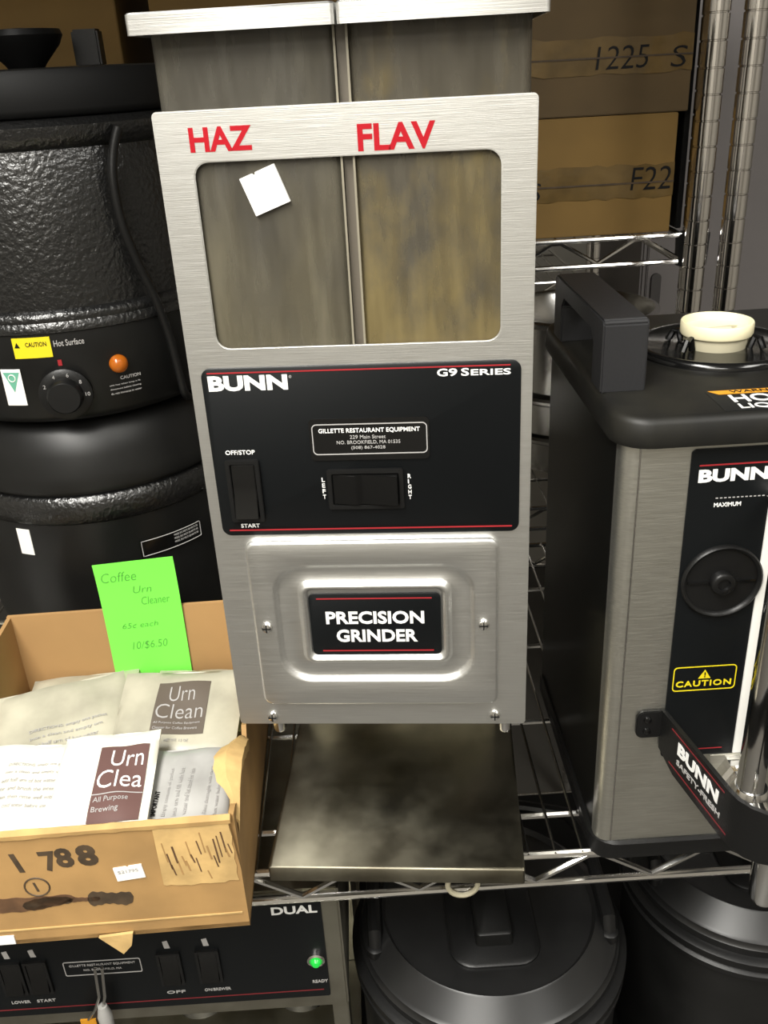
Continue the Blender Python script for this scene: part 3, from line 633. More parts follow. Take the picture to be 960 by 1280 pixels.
# marker writing
text('lettering', '1', fy(-0.1690, BY0, 0.0730), 0.0085, 0.0185, MARKER, bx, bold=0.03, shear=-0.25)
text('lettering', '7', fy(-0.1490, BY0, 0.0720), 0.0120, 0.0195, MARKER, bx, bold=0.03, shear=-0.2)
text('lettering', '8', fy(-0.1370, BY0, 0.0745), 0.0130, 0.0190, MARKER, bx, bold=0.04, shear=-0.1)
text('lettering', '8', fy(-0.1215, BY0, 0.0745), 0.0150, 0.0205, MARKER, bx, bold=0.05, shear=-0.1)
text('lettering', '$', fy(-0.1925, BY0, 0.0740), 0.0120, 0.0200, MARKER, bx, bold=0.03)
G().tube([(-0.1555 + 0.0090 * math.cos(t * math.pi / 10), BY0, 0.0575 + 0.0090 * math.sin(t * math.pi / 10)) for t in range(20)], 0.0007, 6, closed=True).build('circle_mark', MARKER, bx)
text('lettering', '1', fy(-0.1580, BY0, 0.0530), 0.0035, 0.0090, MARKER, bx, bold=0.02, shear=-0.2)
def blob(pts, name, m_): G().prism(pts, lambda a, b: (a, BY0 + 0.0002, b), lambda a, b: (a, BY0 - 0.0004, b)).build(name, m_, bx)
def smear(x0, x1, z0, h, name, m_, seed, tilt=0.0):
    rnd = random.Random(seed); n = 26; p_ = [rnd.uniform(0, 6) for _ in range(4)]
    env = lambda t: (1 - abs(2 * t - 1) ** 5) ** 0.5
    hi = [(x0 + (x1 - x0) * k / n, z0 + tilt * k / n + h * env(k / n) * (0.75 + 0.2 * math.sin(5 * k / n + p_[0]) + 0.06 * math.sin(31 * k / n + p_[1]))) for k in range(n + 1)]
    lo = [(x0 + (x1 - x0) * k / n, z0 + tilt * k / n - h * env(k / n) * (0.75 + 0.2 * math.sin(6 * k / n + p_[2]) + 0.06 * math.sin(37 * k / n + p_[3])) - 0.0001) for k in range(n, -1, -1)]
    blob(hi[:-1] + lo[:-1], name, m_)
smear(-0.215, -0.130, 0.0400, 0.0085, 'scribbled_out_mark', MARKER_BROWN, 1, 0.004)
smear(-0.170, -0.132, 0.0395, 0.0062, 'scribbled_out_mark', MARKER, 2, 0.003)
smear(-0.122, -0.088, 0.0405, 0.0092, 'scribbled_out_mark', MARKER, 3, 0.0)
smear(-0.136, -0.112, 0.0415, 0.0030, 'scribbled_out_mark', MARKER_BROWN, 4, 0.0)
# price sticker on the front
cz, an = (-0.0868, 0.0650), math.radians(6)
q = [(-0.0105, -0.0065), (0.0105, -0.0065), (0.0105, 0.0065), (0.001, 0.0065), (0.000, 0.0052), (-0.0012, 0.0065), (-0.0105, 0.0065)]
q = [(cz[0] + a * math.cos(an) - b * math.sin(an), cz[1] + a * math.sin(an) + b * math.cos(an)) for a, b in q]
G().prism(q, lambda a, b: (a, BY0 + 0.0002, b), lambda a, b: (a, BY0 - 0.0009, b)).build('price_sticker', PAPER, bx, label='white price sticker')
text('lettering', '$21795', fy(cz[0] - 0.0080, BY0 - 0.0009, cz[1] - 0.0005, an), 0.0150, 0.0034, GREYPRINT, bx)
G().box(-0.206, -0.1830, BY0 - 0.0010, BY0 + 0.0002, 0.0015, 0.0100).build('white_label', PAPER, bx)
G().box(-0.250, BX1 - 0.004, BY0 - 0.0007, BY0 + 0.0002, 0.0145, 0.0158).build('tape_crease', CARD_LIGHT, bx)

# green note stuck to the inside of the back wall
nt_ = thing('sticky_note', (-0.128, 0.2390, 0.020), 'neon green paper note with faint pencil writing sticking up from the cardboard box', 'note', math.radians(1.0))
g = G(); n = 14; rings = []
for k in range(n + 1):
    z = 0.148 * k / n; y = -0.0006 - 0.006 * (k / n) ** 4; sk = 0.0015 * (k / n)
    rings.append([(-0.039 + sk, y, z - 0.001), (0.039 + sk, y, z + 0.003), (0.039 + sk, y + 0.0004, z + 0.003), (-0.039 + sk, y + 0.0004, z - 0.001)])
nn = g.loops(rings).build('paper', NOTE, nt_)
def fn_(x, z, rot=0.05):
    c, s = math.cos(rot), math.sin(rot)
    def f(a, b, t):
        zz = z + a * s + b * c
        return (x + a * c - b * s, -0.0008 - 0.006 * (max(0, zz) / 0.148) ** 4 - t, zz)
    return f
for s_, x, z, w, h in (('Coffee', -0.032, 0.125, 0.034, 0.011), ('Urn', -0.004, 0.111, 0.018, 0.008), ('Cleaner', 0.002, 0.097, 0.028, 0.009), ('65\u00a2 each', -0.022, 0.068, 0.036, 0.0075), ('10/$6.50', -0.016, 0.043, 0.036, 0.010)):
    text('handwriting', s_, fn_(x, z), w, h, PENCIL, nt_, bold=-0.018, shear=0.3, thick=0.0002)

# packets of cleaner in the box
def packet(cx, cy, cz, w, h, rz, tilt, mat_, label, th=0.010, roll=0.0, seed=0, art=None):
    t = thing('cleaner_packet', (cx, cy, cz), label, 'packet', group='urn cleaner packets in the box')
    t.rotation_euler = (tilt, roll, rz)
    rnd = random.Random(seed); nx, ny = 18, 14
    ph = [rnd.uniform(0, 6) for _ in range(6)]
    def zt(u, v):
        e = max(0.0, (1 - abs(u) ** 4)) * max(0.0, (1 - abs(v) ** 4))
        return th * 0.5 * e ** 0.6 * (1 + 0.12 * math.sin(3 * u + ph[0]) * math.sin(4 * v + ph[1])) + 0.0010 * math.sin(7 * u + 3 * v + ph[2]) * e + 0.0012 * math.sin(4.1 * u - 3.3 * v + ph[3]) * (1 - e)
    v = []; f = []
    for s in (1, -1):
        for j in range(ny + 1):
            for i in range(nx + 1):
                u_, v_ = 2 * i / nx - 1, 2 * j / ny - 1
                z = zt(u_, v_); base = 0.0012 * math.sin(4.1 * u_ - 3.3 * v_ + ph[3])
                v.append((u_ * w / 2, v_ * h / 2, (z if s > 0 else -0.5 * z) + (0.0003 * s)))
    N1 = (nx + 1) * (ny + 1)
    for k in range(2):
        for j in range(ny):
            for i in range(nx):
                a = k * N1 + j * (nx + 1) + i; q_ = (a, a + 1, a + nx + 2, a + nx + 1); f.append(q_ if k == 0 else q_[::-1])
    def edge(a, b): f.append((a, b, b + N1, a + N1))
    for i in range(nx): edge(i + 1, i); edge(ny * (nx + 1) + i, ny * (nx + 1) + i + 1)
    for j in range(ny): edge(j * (nx + 1), (j + 1) * (nx + 1)); edge((j + 1) * (nx + 1) + nx, j * (nx + 1) + nx)
    g = G(); g.add(v, f); g.build('pouch', mat_, t, smooth=60)
    def surf(x, y, tt): return (x, y, zt(2 * x / w, 2 * y / h) + 0.0006 + tt)
    if art: art(t, surf)
    return t
def patch(t, surf, x0, x1, y0, y1, m_, name='printed_label', n=8):
    g = G(); v = []; f = []
    for k, d in ((0, 0.0004), (1, 0.0)):
        for j in range(n + 1):
            for i in range(n + 1): v.append(surf(x0 + (x1 - x0) * i / n, y0 + (y1 - y0) * j / n, d))
    for j in range(n):
        for i in range(n): a = j * (n + 1) + i; f.append((a, a + 1, a + n + 2, a + n + 1))
    g.add(v[:(n + 1) ** 2], f); return g.build(name, m_, t)
def ttext(t, surf, s_, x, y, w, h, m_, rot=0.0, bold=0.0):
    c, s = math.cos(rot), math.sin(rot)
    text('lettering', s_, lambda a, b, tt: surf(x + a * c - b * s, y + a * s + b * c, 0.0005 + tt), w, h, m_, t, bold=bold, thick=0.0002)
def art_front(t, S):
    patch(t, S, -0.020, 0.026, -0.024, 0.030, PLUM_GREY)
    ttext(t, S, 'Urn', -0.009, 0.010, 0.023, 0.015, GREYPRINT, bold=-0.01); ttext(t, S, 'Clean', -0.018, -0.008, 0.041, 0.015, GREYPRINT, bold=-0.01)
    ttext(t, S, 'All Purpose Coffee Equipment', -0.018, -0.014, 0.040, 0.0026, GREYPRINT); ttext(t, S, 'Cleaner for Coffee Brewers', -0.018, -0.019, 0.038, 0.0026, GREYPRINT)
    ttext(t, S, 'NET WT. 1.5 OZ', -0.006, -0.031, 0.020, 0.0024, GREYPRINT)
def art_side(t, S):
    patch(t, S, -0.006, 0.032, -0.044, 0.030, PLUM)
    ttext(t, S, 'Urn', 0.004, 0.008, 0.025, 0.017, WHITE, bold=-0.005); ttext(t, S, 'Clea', -0.004, -0.013, 0.034, 0.017, WHITE, bold=-0.005)
    patch(t, lambda x, y, d: S(x, y, d + 0.0003), -0.006, 0.032, -0.0190, -0.0180, GREYPRINT)
    ttext(t, S, 'All Purpose', -0.004, -0.027, 0.026, 0.0062, GREYPRINT); ttext(t, S, 'Brewing', -0.004, -0.036, 0.020, 0.0062, GREYPRINT)
def art_lines(t, S, x0=-0.03, x1=0.03, ys=(0.018, 0.010, 0.002, -0.006, -0.014, -0.022), rot=0.0, m_=GREYPRINT, head=None):
    words = ['DIRECTIONS: empty one packet', 'into a clean and empty urn', 'add half urn of hot water', 'stir and brush the interior', 'drain then rinse well with', 'clean cold water before use', 'keep out of reach of children']
    for k, y in enumerate(ys): ttext(t, S, words[k % 7], x0, y, (x1 - x0) * (1 - 0.07 * (k % 3)), 0.0040, m_)
def art_vert(t, S):
    ws = ['IMPORTANT', 'Empty contents of packet', 'into urn and fill with hot', 'water and let stand for ten', '', 'Rinse thoroughly with clean', 'hot water before brewing']
    for k, s_ in enumerate(ws):
        if s_: ttext(t, S, s_, -0.020 + 0.0078 * k, -0.030, 0.024 if k == 0 else 0.046, 0.0036, BLACK_DARK if k == 0 else GREYPRINT, rot=math.pi / 2, bold=0.02 if k == 0 else 0)
packet(-0.072, 0.098, 0.0860, 0.108, 0.092, -0.05, 0.30, PACKET_CLOUDY, 'cloudy packet with grey Urn Clean label lying below the green note', seed=1, th=0.014, art=art_front)
packet(-0.112, 0.006, 0.0990, 0.076, 0.098, 0.05, 0.10, PACKET, 'white packet with plum Urn Clean label at the middle of the box front', seed=2, art=art_side)
packet(-0.049, 0.006, 0.0860, 0.068, 0.082, -0.02, 0.10, PACKET_GREY, 'grey packet with sideways text at the torn right corner of the box', seed=3, art=art_vert)
packet(-0.180, 0.012, 0.0900, 0.074, 0.094, -0.06, 0.10, PACKET, 'white packet with rows of small text at the left front of the box', seed=4, art=lambda t, S: art_lines(t, S, -0.016, 0.034))
packet(-0.172, 0.104, 0.0820, 0.110, 0.090, 0.30, 0.22, PACKET_CLOUDY, 'cloudy packet with blurred dark text at the left back of the box', seed=5, art=lambda t, S: art_lines(t, S, -0.03, 0.035, (-0.010, -0.018, -0.026)))
packet(-0.120, 0.070, 0.0640, 0.120, 0.095, 0.5, 0.05, PACKET_CLOUDY, 'cloudy packet mostly buried under the others in the box middle', seed=6)
packet(-0.190, 0.190, 0.0360, 0.105, 0.090, 0.1, 0.05, PACKET_CLOUDY, 'cloudy packet lying deepest at the left rear inside the box', seed=7)
packet(-0.072, 0.185, 0.0360, 0.105, 0.090, -0.1, 0.05, PACKET_CLOUDY, 'cloudy packet lying deepest at the right rear inside the box', seed=8)
packet(-0.188, 0.030, 0.0560, 0.100, 0.095, 0.1, 0.0, PACKET, 'white packet underneath the left front packet in the box', seed=9)
packet(-0.072, 0.020, 0.0560, 0.100, 0.095, -0.1, 0.0, PACKET, 'white packet underneath the grey front packet in the box', seed=10)
for k in range(8):
    packet((-0.188, -0.072)[k % 2], (0.02, 0.02, 0.10, 0.10, 0.185, 0.185, 0.04, 0.04)[k], (0.011, 0.011, 0.011, 0.011, 0.011, 0.011, 0.034, 0.034)[k], 0.10, 0.075, 0.04 * (k - 4), 0, PACKET,
           'white packet hidden in the bottom layers of the box', seed=20 + k, th=0.008)

# ------------------------------------------------------------------ kettles on the left
KC = (-0.195, 0.432)
def cyl(r, z0=0.0, a0=0.0):
    """wrap lettering round a kettle: a along the circumference, b up"""
    return lambda a, b, t: ((r + t) * math.sin(a0 + a / r), -(r + t) * math.cos(a0 + a / r), z0 + b)
def cpatch(name, r, a0, a1, z0, z1, m_, parent, th=0.0006, n=10, shear=0.0):
    g = G(); rings = []
    for k in range(n + 1):
        a = a0 + (a1 - a0) * k / n; s, c = math.sin(a), -math.cos(a)
        rings.append([(r * s, r * c, z0), ((r + th) * s, (r + th) * c, z0), ((r + th) * s, (r + th) * c, z1), (r * s, r * c, z1)])
    return g.loops(rings).build(name, m_, parent)
lk = thing('soup_kettle', (KC[0], KC[1], 0), 'lower black round soup kettle with a domed lid behind the cardboard box', 'soup kettle', group='stacked soup kettles')
G().lathe([(0.128, 0.0005), (0.134, 0.003), (0.140, 0.030), (0.1445, 0.060), (0.1455, 0.185)], seg=96).build('body', BLACK_SATIN, lk, smooth=50)
G().lathe([(0.1440, 0.184), (0.1475, 0.187), (0.1500, 0.196), (0.1500, 0.206), (0.1475, 0.213), (0.1440, 0.216)], seg=96).build('rim', PEBBLE, lk, smooth=50)
G().lathe([(0.1430, 0.216), (0.1430, 0.2195), (0.1490, 0.221), (0.1500, 0.226), (0.1485, 0.238), (0.1450, 0.256), (0.1380, 0.276), (0.1260, 0.2870), (0.1200, 0.2890), (0.0001, 0.2895)], seg=96).build('lid', BLACK_SATIN, lk, smooth=50)
cpatch('price_sticker', 0.1456, math.asin(-0.062 / 0.1456), math.asin(-0.047 / 0.1456), 0.1500, 0.1790, PAPER, lk)
cpatch('rating_plate', 0.1456, 0.42, 0.92, 0.1360, 0.1560, BLACK_GLOSS, lk)
g = G(); f_ = cyl(0.1463, 0.1375, 0.435); G().tube([f_(x, z, 0) for x, z in [(0.0685 * k / 12, 0) for k in range(13)] + [(0.0695, 0.001), (0.0695, 0.016)] + [(0.0685 * k / 12, 0.017) for k in range(12, -1, -1)]], 0.0005, 6, closed=True).build('plate_border', GREYPRINT, lk)
for k in range(3): text('lettering', 'MODEL 5015 VOLTS 120 WATTS 700', cyl(0.1463, 0.1500 - 0.0040 * k, 0.68), 0.030, 0.0022, GREYPRINT, lk)

uk = thing('soup_kettle', (KC[0], KC[1], 0.29), 'upper black soup kettle with pebbled body, thermostat dial and amber lamp', 'soup kettle', group='stacked soup kettles')
G().lathe([(0.120, 0.0003), (0.132, 0.0010), (0.1400, 0.0040), (0.1475, 0.0120), (0.1480, 0.0900)], seg=96).build('base', BLACK_SATIN, uk, smooth=50)
G().lathe([(0.1450, 0.0890), (0.1500, 0.0910), (0.1505, 0.0960), (0.1480, 0.1000), (0.1490, 0.1030), (0.1480, 0.1070), (0.1440, 0.1100)], seg=96).build('bead', PEBBLE, uk, smooth=50)
G().lathe([(0.1430, 0.1090), (0.1450, 0.1300), (0.1460, 0.1800), (0.1440, 0.2300), (0.1405, 0.2460)], seg=128).build('body', PEBBLE, uk, smooth=50)
G().lathe([(0.1400, 0.2440), (0.1470, 0.2480), (0.1530, 0.2560), (0.1535, 0.2630), (0.1480, 0.2680), (0.1420, 0.2690)], seg=96).build('rim', PEBBLE, uk, smooth=50)
ukl = G().lathe([(0.1400, 0.2690), (0.1460, 0.2710), (0.1480, 0.2760), (0.1480, 0.3010), (0.1450, 0.3060), (0.1300, 0.3075), (0.0001, 0.3080)], seg=96).build('lid', BLACK_DARK, uk, smooth=50)
G().lathe([(0.016, 0.3075), (0.019, 0.312), (0.034, 0.328), (0.038, 0.336), (0.036, 0.341), (0.0001, 0.343)], (0, 0, 0), 32).build('lid_knob', BLACK, ukl)
G().box(0.036, 0.062, 0.040, 0.062, 0.3075, 0.341).build('lid_hinge', BLACK, ukl, bevel=0.002)
# dial, lamp, stickers
r_ = 0.1482
cpatch('caution_sticker', r_, -0.115, 0.118, 0.0690, 0.0880, YELLOW, uk)
text('lettering', 'CAUTION', cyl(r_ + 0.0006, 0.0795, -0.035), 0.0190, 0.0042, BLACK_DARK, uk, bold=0.01)
f_ = cyl(r_ + 0.0006, 0, 0); G().prism([(-0.0155, 0.0790), (-0.0105, 0.0790), (-0.0130, 0.0840)], lambda a, b: f_(a, b, 0), lambda a, b: f_(a, b, 0.0003)).build('caution_triangle', BLACK_DARK, uk)
text('lettering', 'Hot Surface', cyl(r_, 0.0780, 0.135), 0.0270, 0.0058, GREYPRINT, uk, bold=0.01)
cpatch('certification_label', r_, -0.235, -0.105, 0.0240, 0.0590, PAPER, uk)
f_ = cyl(r_ + 0.0006, 0, 0); G().prism([(-0.0330, 0.0560), (-0.0170, 0.0560), (-0.0250, 0.0370)], lambda a, b: f_(a, b, 0), lambda a, b: f_(a, b, 0.0003)).build('green_triangle', UL_GREEN, uk)
G().tube([f_(-0.0250 + 0.0033 * math.cos(k * math.pi / 8), 0.0505 + 0.0033 * math.sin(k * math.pi / 8), 0.0003) for k in range(16)], 0.0005, 6, closed=True).build('certification_mark', PAPER, uk)
da = 0.150; dzc = 0.0330
dn = Vector((math.sin(da), -math.cos(da), 0)); dt = Vector((math.cos(da), math.sin(da), 0)); dc = dn * (r_ - 0.001) + Vector((0, 0, dzc))
def disc(prof, c, m_, name, parent, seg=36, k=None):
    g = G(); rings = []
    for r, d in prof:
        rings.append([tuple(c + dn_ * d + dt_ * (r * math.cos(2 * math.pi * i / seg)) + Vector((0, 0, 1)) * (r * math.sin(2 * math.pi * i / seg))) for i in range(seg)])
    return g.loops(rings).build(name, m_, parent, smooth=40)
dn_, dt_ = dn, dt
dial = disc([(0.0245, 0), (0.0245, 0.005), (0.0225, 0.0065), (0.0165, 0.007), (0.0155, 0.016), (0.0140, 0.0175), (0.0001, 0.0178)], dc, BLACK, 'thermostat_dial', uk)
for k, num in enumerate(('2', '4', '6', '8', '10')):
    a = math.radians(150 - 38 * k); p = dc + dn * 0.0068 + dt * (0.0195 * math.cos(a) - 0.0015) + Vector((0, 0, 0.0195 * math.sin(a) - 0.0018))
    text('numeral', num, (lambda p_: lambda x, y, t: tuple(p_ + dt * x + Vector((0, 0, y)) + dn * t))(p), 0.0022 if len(num) < 2 else 0.0042, 0.0036, GREYPRINT, dial)
cpatch('pointer_mark', r_, da - 0.012, da + 0.012, 0.0600, 0.0655, RED, uk)
la = 0.500; dn_ = Vector((math.sin(la), -math.cos(la), 0)); dt_ = Vector((math.cos(la), math.sin(la), 0))
disc([(0.0088, 0), (0.0088, 0.003), (0.0075, 0.006), (0.0040, 0.0085), (0.0001, 0.009)], dn_ * (r_ - 0.001) + Vector((0, 0, 0.0540)), AMBER, 'pilot_lamp', uk, 24)
text('lettering', 'CAUTION', cyl(r_, 0.0385, 0.495), 0.0200, 0.0032, GREYPRINT, uk, bold=0.01)
for k, s_ in enumerate(('unit hot when lamp is lit', 'disconnect before cleaning', 'do not immerse in water')): text('lettering', s_, cyl(r_, 0.0330 - 0.0040 * k, 0.420), 0.0300, 0.0020, GREYPRINT, uk)
# power cord hanging down the side of the upper kettle
def on(a, z, r=0.1555): return (KC[0] + r * math.sin(a), KC[1] - r * math.cos(a), z)
ctrl = [on(0.72, 0.549, 0.158), on(0.675, 0.530), on(0.645, 0.505), on(0.655, 0.470), on(0.71, 0.435), on(0.79, 0.400), on(0.85, 0.360), on(0.88, 0.325), on(0.90, 0.302), on(0.96, 0.293, 0.150)]
def cat(ps, n=6):
    o = []
    for i in range(len(ps) - 1):
        p0, p1, p2, p3 = [Vector(ps[max(0, min(len(ps) - 1, i + k))]) for k in (-1, 0, 1, 2)]
        for k in range(n):
            t = k / n; o.append(tuple(0.5 * ((2 * p1) + (p2 - p0) * t + (2 * p0 - 5 * p1 + 4 * p2 - p3) * t * t + (3 * p1 - p0 - 3 * p2 + p3) * t ** 3)))
    o.append(ps[-1]); return o
tag(G().tube(cat(ctrl), 0.0042, 12).build('power_cord', BLACK), 'thick black power cord hanging down the pebbled upper kettle', 'cord')

# ------------------------------------------------------------------ cartons on the rear shelf
def carton(name, label, x0, x1, y0, y1, z0, z1, m_, seam, marks):
    t = thing(name, ((x0 + x1) / 2, (y0 + y1) / 2, z0), label, 'carton', group='cartons on the rear shelf')
    hx, hy, h = (x1 - x0) / 2, (y1 - y0) / 2, z1 - z0
    s = seam - z0
    G().box(-hx, hx, -hy, -hy + 0.004, 0.0004, s - 0.0006).build('lower_flap', m_, t, bevel=0.001)
    G().box(-hx, hx, -hy, -hy + 0.004, s + 0.0006, h).build('upper_flap', m_, t, bevel=0.001)
    g = G(); g.box(-hx, hx, -hy + 0.004, hy, 0.0002, h); g.build('body', m_, t, bevel=0.001)
    g = G(); rings = []
    for k in range(25):
        x = -hx + 2 * hx * k / 24; d = random.uniform(0, 0.0008); e = random.uniform(-0.002, 0.002)
        rings.append([(x, -hy + 0.0002, s - 0.018 + e), (x, -hy - 0.0005 - d, s - 0.018 + e), (x, -hy - 0.0007 - d, s), (x, -hy - 0.0005 - d, s + 0.020 + e), (x, -hy + 0.0002, s + 0.020 + e)])
    g.loops(rings).build('tape_strip', TAPE, t)
    G().box(-hx, hx, -hy - 0.0022, -hy, s - 0.0016, s + 0.0002).build('seam', MARKER, t)
    for s_, x, z, w, hh in marks:
        text('handwriting', s_, fy(x - (x0 + x1) / 2, -hy - 0.0016, z - z0), w, hh, BLACK_DARK, t, bold=-0.008, shear=0.1)
    return t
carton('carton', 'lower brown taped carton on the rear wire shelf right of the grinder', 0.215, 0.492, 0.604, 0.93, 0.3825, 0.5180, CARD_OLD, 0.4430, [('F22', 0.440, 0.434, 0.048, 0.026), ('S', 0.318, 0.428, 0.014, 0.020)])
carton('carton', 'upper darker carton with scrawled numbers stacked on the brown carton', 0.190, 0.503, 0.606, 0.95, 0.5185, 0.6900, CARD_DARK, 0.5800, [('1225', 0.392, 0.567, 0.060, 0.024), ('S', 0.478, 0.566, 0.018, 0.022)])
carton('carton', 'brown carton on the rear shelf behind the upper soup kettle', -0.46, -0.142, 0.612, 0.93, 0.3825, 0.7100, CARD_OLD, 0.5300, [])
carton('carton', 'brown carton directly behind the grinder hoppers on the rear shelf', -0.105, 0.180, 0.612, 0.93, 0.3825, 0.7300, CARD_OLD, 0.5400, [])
# dark bottle and small things glimpsed above the kettle
t = thing('plastic_bag', (-0.30, 0.70, 0.7102), 'crumpled clear plastic bag on top of the carton at upper left', 'bag')
g = G(); rings = []
for k in range(9):
    u = k / 8; rings.append([(0.15 * math.cos(a) * (0.4 + 0.6 * math.sin(math.pi * (0.15 + 0.8 * u))) * (1 + 0.1 * math.sin(5 * a + k)), 0.08 * math.sin(a) * (1 + 0.15 * math.sin(3 * a + 2 * k)), 0.0005 + 0.05 * u + 0.006 * math.sin(4 * a + k) * u) for a in [2 * math.pi * j / 24 for j in range(24)]])
g.loops(rings).build('film', mat('clear_film', (0.7, 0.7, 0.68), 0.25, bump=0.4, bscale=30), t)

# grey cabinet far behind the chrome posts
t = thing('grey_cabinet', (0.90, 1.36, FZ), 'grey metal cabinet standing behind the chrome shelf posts', 'cabinet')
G().box(-0.270, 0.45, -0.20, 0.20, 0.0, 2.10).build('carcass', GREYPAINT, t, bevel=0.004)
G().box(-0.260, 0.085, -0.206, -0.200, 0.06, 2.08).build('door', GREYPAINT, t, bevel=0.002)
G().box(0.095, 0.440, -0.206, -0.200, 0.06, 2.08).build('door', GREYPAINT, t, bevel=0.002)
G().plate_y([(-0.252, -0.234, 1.150, 1.212, 0.008, -0.206), (-0.252, -0.234, 1.150, 1.212, 0.008, -0.212)]).build('door_pull', mat('grey_pull', (0.07, 0.065, 0.065), 0.5), t)
t = thing('dark_gap_panel', (0.5095, 0.76, 0.3825), 'thin black panel added to fill the dark gap between the cartons and the chrome post', 'board')
G().box(-0.0030, 0.0030, -0.135, 0.135, 0.0004, 0.420).build('panel', BLACK_DARK, t, bevel=0.0008)  # added panel, stands in for the dark gap right of the cartons
G().box(-0.0034, 0.0034, -0.1365, -0.132, 0.0004, 0.420).build('edge_strip', BLACK, t, bevel=0.0008)

# steel pots on the rear lower shelf, seen through the gap
def pot(z, r, h, label, name='stock_pot'):
    t = thing(name, (0.430, 0.80, z), label, 'pot', group='steel cookware behind the grinder')
    G().lathe([(r * 0.9, 0.0003), (r * 0.96, 0.004), (r * 0.97, h - 0.012), (r, h - 0.010), (r * 1.05, h - 0.006), (r * 1.05, h - 0.002), (r * 0.99, h), (r * 0.93, h - 0.006), (r * 0.92, 0.006), (0.0001, 0.006)], seg=64).build('bowl', CHROME_DULL, t, smooth=50)
    G().tube([(-r * 0.96, -0.03, h * 0.7), (-r * 1.2, -0.025, h * 0.72), (-r * 1.2, 0.025, h * 0.72), (-r * 0.96, 0.03, h * 0.7)], 0.004, 8).build('handle', CHROME_DULL, t)
pot(0.0202, 0.118, 0.058, 'shallow steel pan at the bottom of the stack behind the grinder', 'steel_pan')
pot(0.0785, 0.118, 0.060, 'middle shallow steel pan of the stack behind the grinder', 'steel_pan')
pot(0.1390, 0.112, 0.110, 'deep steel pot on top of the pans behind the grinder')

# ------------------------------------------------------------------ coffee brewer on the shelf below
br = thing('coffee_brewer', (0, 0, -0.44), 'black and steel dual coffee brewer on the lower shelf below the cardboard box', 'coffee brewer')
def bz(z): return z + 0.44
BRX0, BRX1, BF = -0.460, 0.0575, 0.022
g = G(); g.box(BRX0, BRX1, BF, 0.42, bz(-0.2020), bz(-0.0500)); g.build('brew_head', STEEL_DULL, br, bevel=0.002)
G().box(BRX0 + 0.004, BRX1 - 0.004, 0.24, 0.42, bz(-0.4200), bz(-0.2015)).build('rear_column', STEEL_DULL, br, bevel=0.002)
G().box(BRX0, BRX1, BF, 0.42, bz(-0.4380), bz(-0.4190)).build('base', STEEL_DULL, br, bevel=0.002)
G().box(BRX1 - 0.016, BRX1 - 0.001, BF + 0.004, BF + 0.03, bz(-0.4195), bz(-0.2015)).build('front_post', STEEL_DULL, br, bevel=0.001)
g = G(); g.plate_y([(BRX0 + 0.012, 0.0415, bz(-0.1850), bz(-0.0540), 0.002, BF + 0.001), (BRX0 + 0.012, 0.0415, bz(-0.1850), bz(-0.0540), 0.002, BF - 0.0015)]); bp_ = g.build('control_panel', BLACK_PANEL, br)
yf = BF - 0.0015
text('lettering', 'DUAL', fy(-0.0020, yf, bz(-0.0760)), 0.0400, 0.0095, WHITE, bp_, bold=0.03)
G().box(BRX0 + 0.02, 0.0360, yf - 0.0003, yf + 0.0003, bz(-0.1765), bz(-0.1755)).build('red_stripe', RED_DARK, bp_)
text('lettering', 'READY', fy(0.0265, yf, bz(-0.1665)), 0.0140, 0.0038, GREYPRINT, bp_, bold=0.02)
G().lathe_y([(0.0080, 0.0), (0.0080, 0.0030), (0.0062, 0.0040), (0.0050, 0.0030)], (0.0320, yf, bz(-0.1345)), 24).build('lamp_bezel', CHROME, bp_)
G().lathe_y([(0.0048, 0.0), (0.0048, 0.0050), (0.0030, 0.0075), (0.0001, 0.0080)], (0.0320, yf, bz(-0.1345)), 20).build('ready_lamp', GREENLAMP, bp_, label='green glowing lamp')
for x, s_ in ((-0.0640, 'ON/BREWER'), (-0.0985, 'OFF'), (-0.2170, 'START'), (-0.2400, 'LOWER')):
    G().frame_y((x - 0.0105, x + 0.0105, bz(-0.1540), bz(-0.1130)), (x - 0.0080, x + 0.0080, bz(-0.1515), bz(-0.1155)), yf - 0.0030, yf + 0.0002, 0.001, 0.001, 2).build('switch_bezel', BLACK, bp_)
    g = G(); g.loops([[(x - 0.0076, yf, z), (x - 0.0076, y_, z), (x + 0.0076, y_, z), (x + 0.0076, yf, z)] for z, y_ in ((bz(-0.1510), yf - 0.0055), (bz(-0.1345), yf - 0.0022), (bz(-0.1160), yf - 0.0022))]); g.build('rocker_switch', BLACK_GLOSS, bp_, smooth=20)
    text('lettering', s_, fy(x - 0.0085, yf, bz(-0.1680)), 0.0170 if len(s_) < 6 else 0.0240, 0.0036, GREYPRINT, bp_, bold=0.01)
    G().prism([(x - 0.002, bz(-0.1085)), (x + 0.003, bz(-0.1085)), (x + 0.0015, bz(-0.0990)), (x - 0.003, bz(-0.1000))], lambda a, b: (a, yf + 0.0002, b), lambda a, b: (a, yf - 0.0003, b)).build('switch_mark', GREYPRINT, bp_)
G().frame_y((-0.1930, -0.1240, bz(-0.1360), bz(-0.1180)), (-0.1922, -0.1248, bz(-0.1352), bz(-0.1188)), yf - 0.0004, yf + 0.0002, 0.002, 0.0015).build('plate_border', GREYPRINT, bp_)
text('lettering', 'GILLETTE RESTAURANT EQUIPMENT', fy(-0.1880, yf, bz(-0.1250)), 0.0590, 0.0030, GREYPRINT, bp_)
text('lettering', 'NO. BROOKFIELD, MA', fy(-0.1760, yf, bz(-0.1310)), 0.0340, 0.0026, GREYPRINT, bp_)
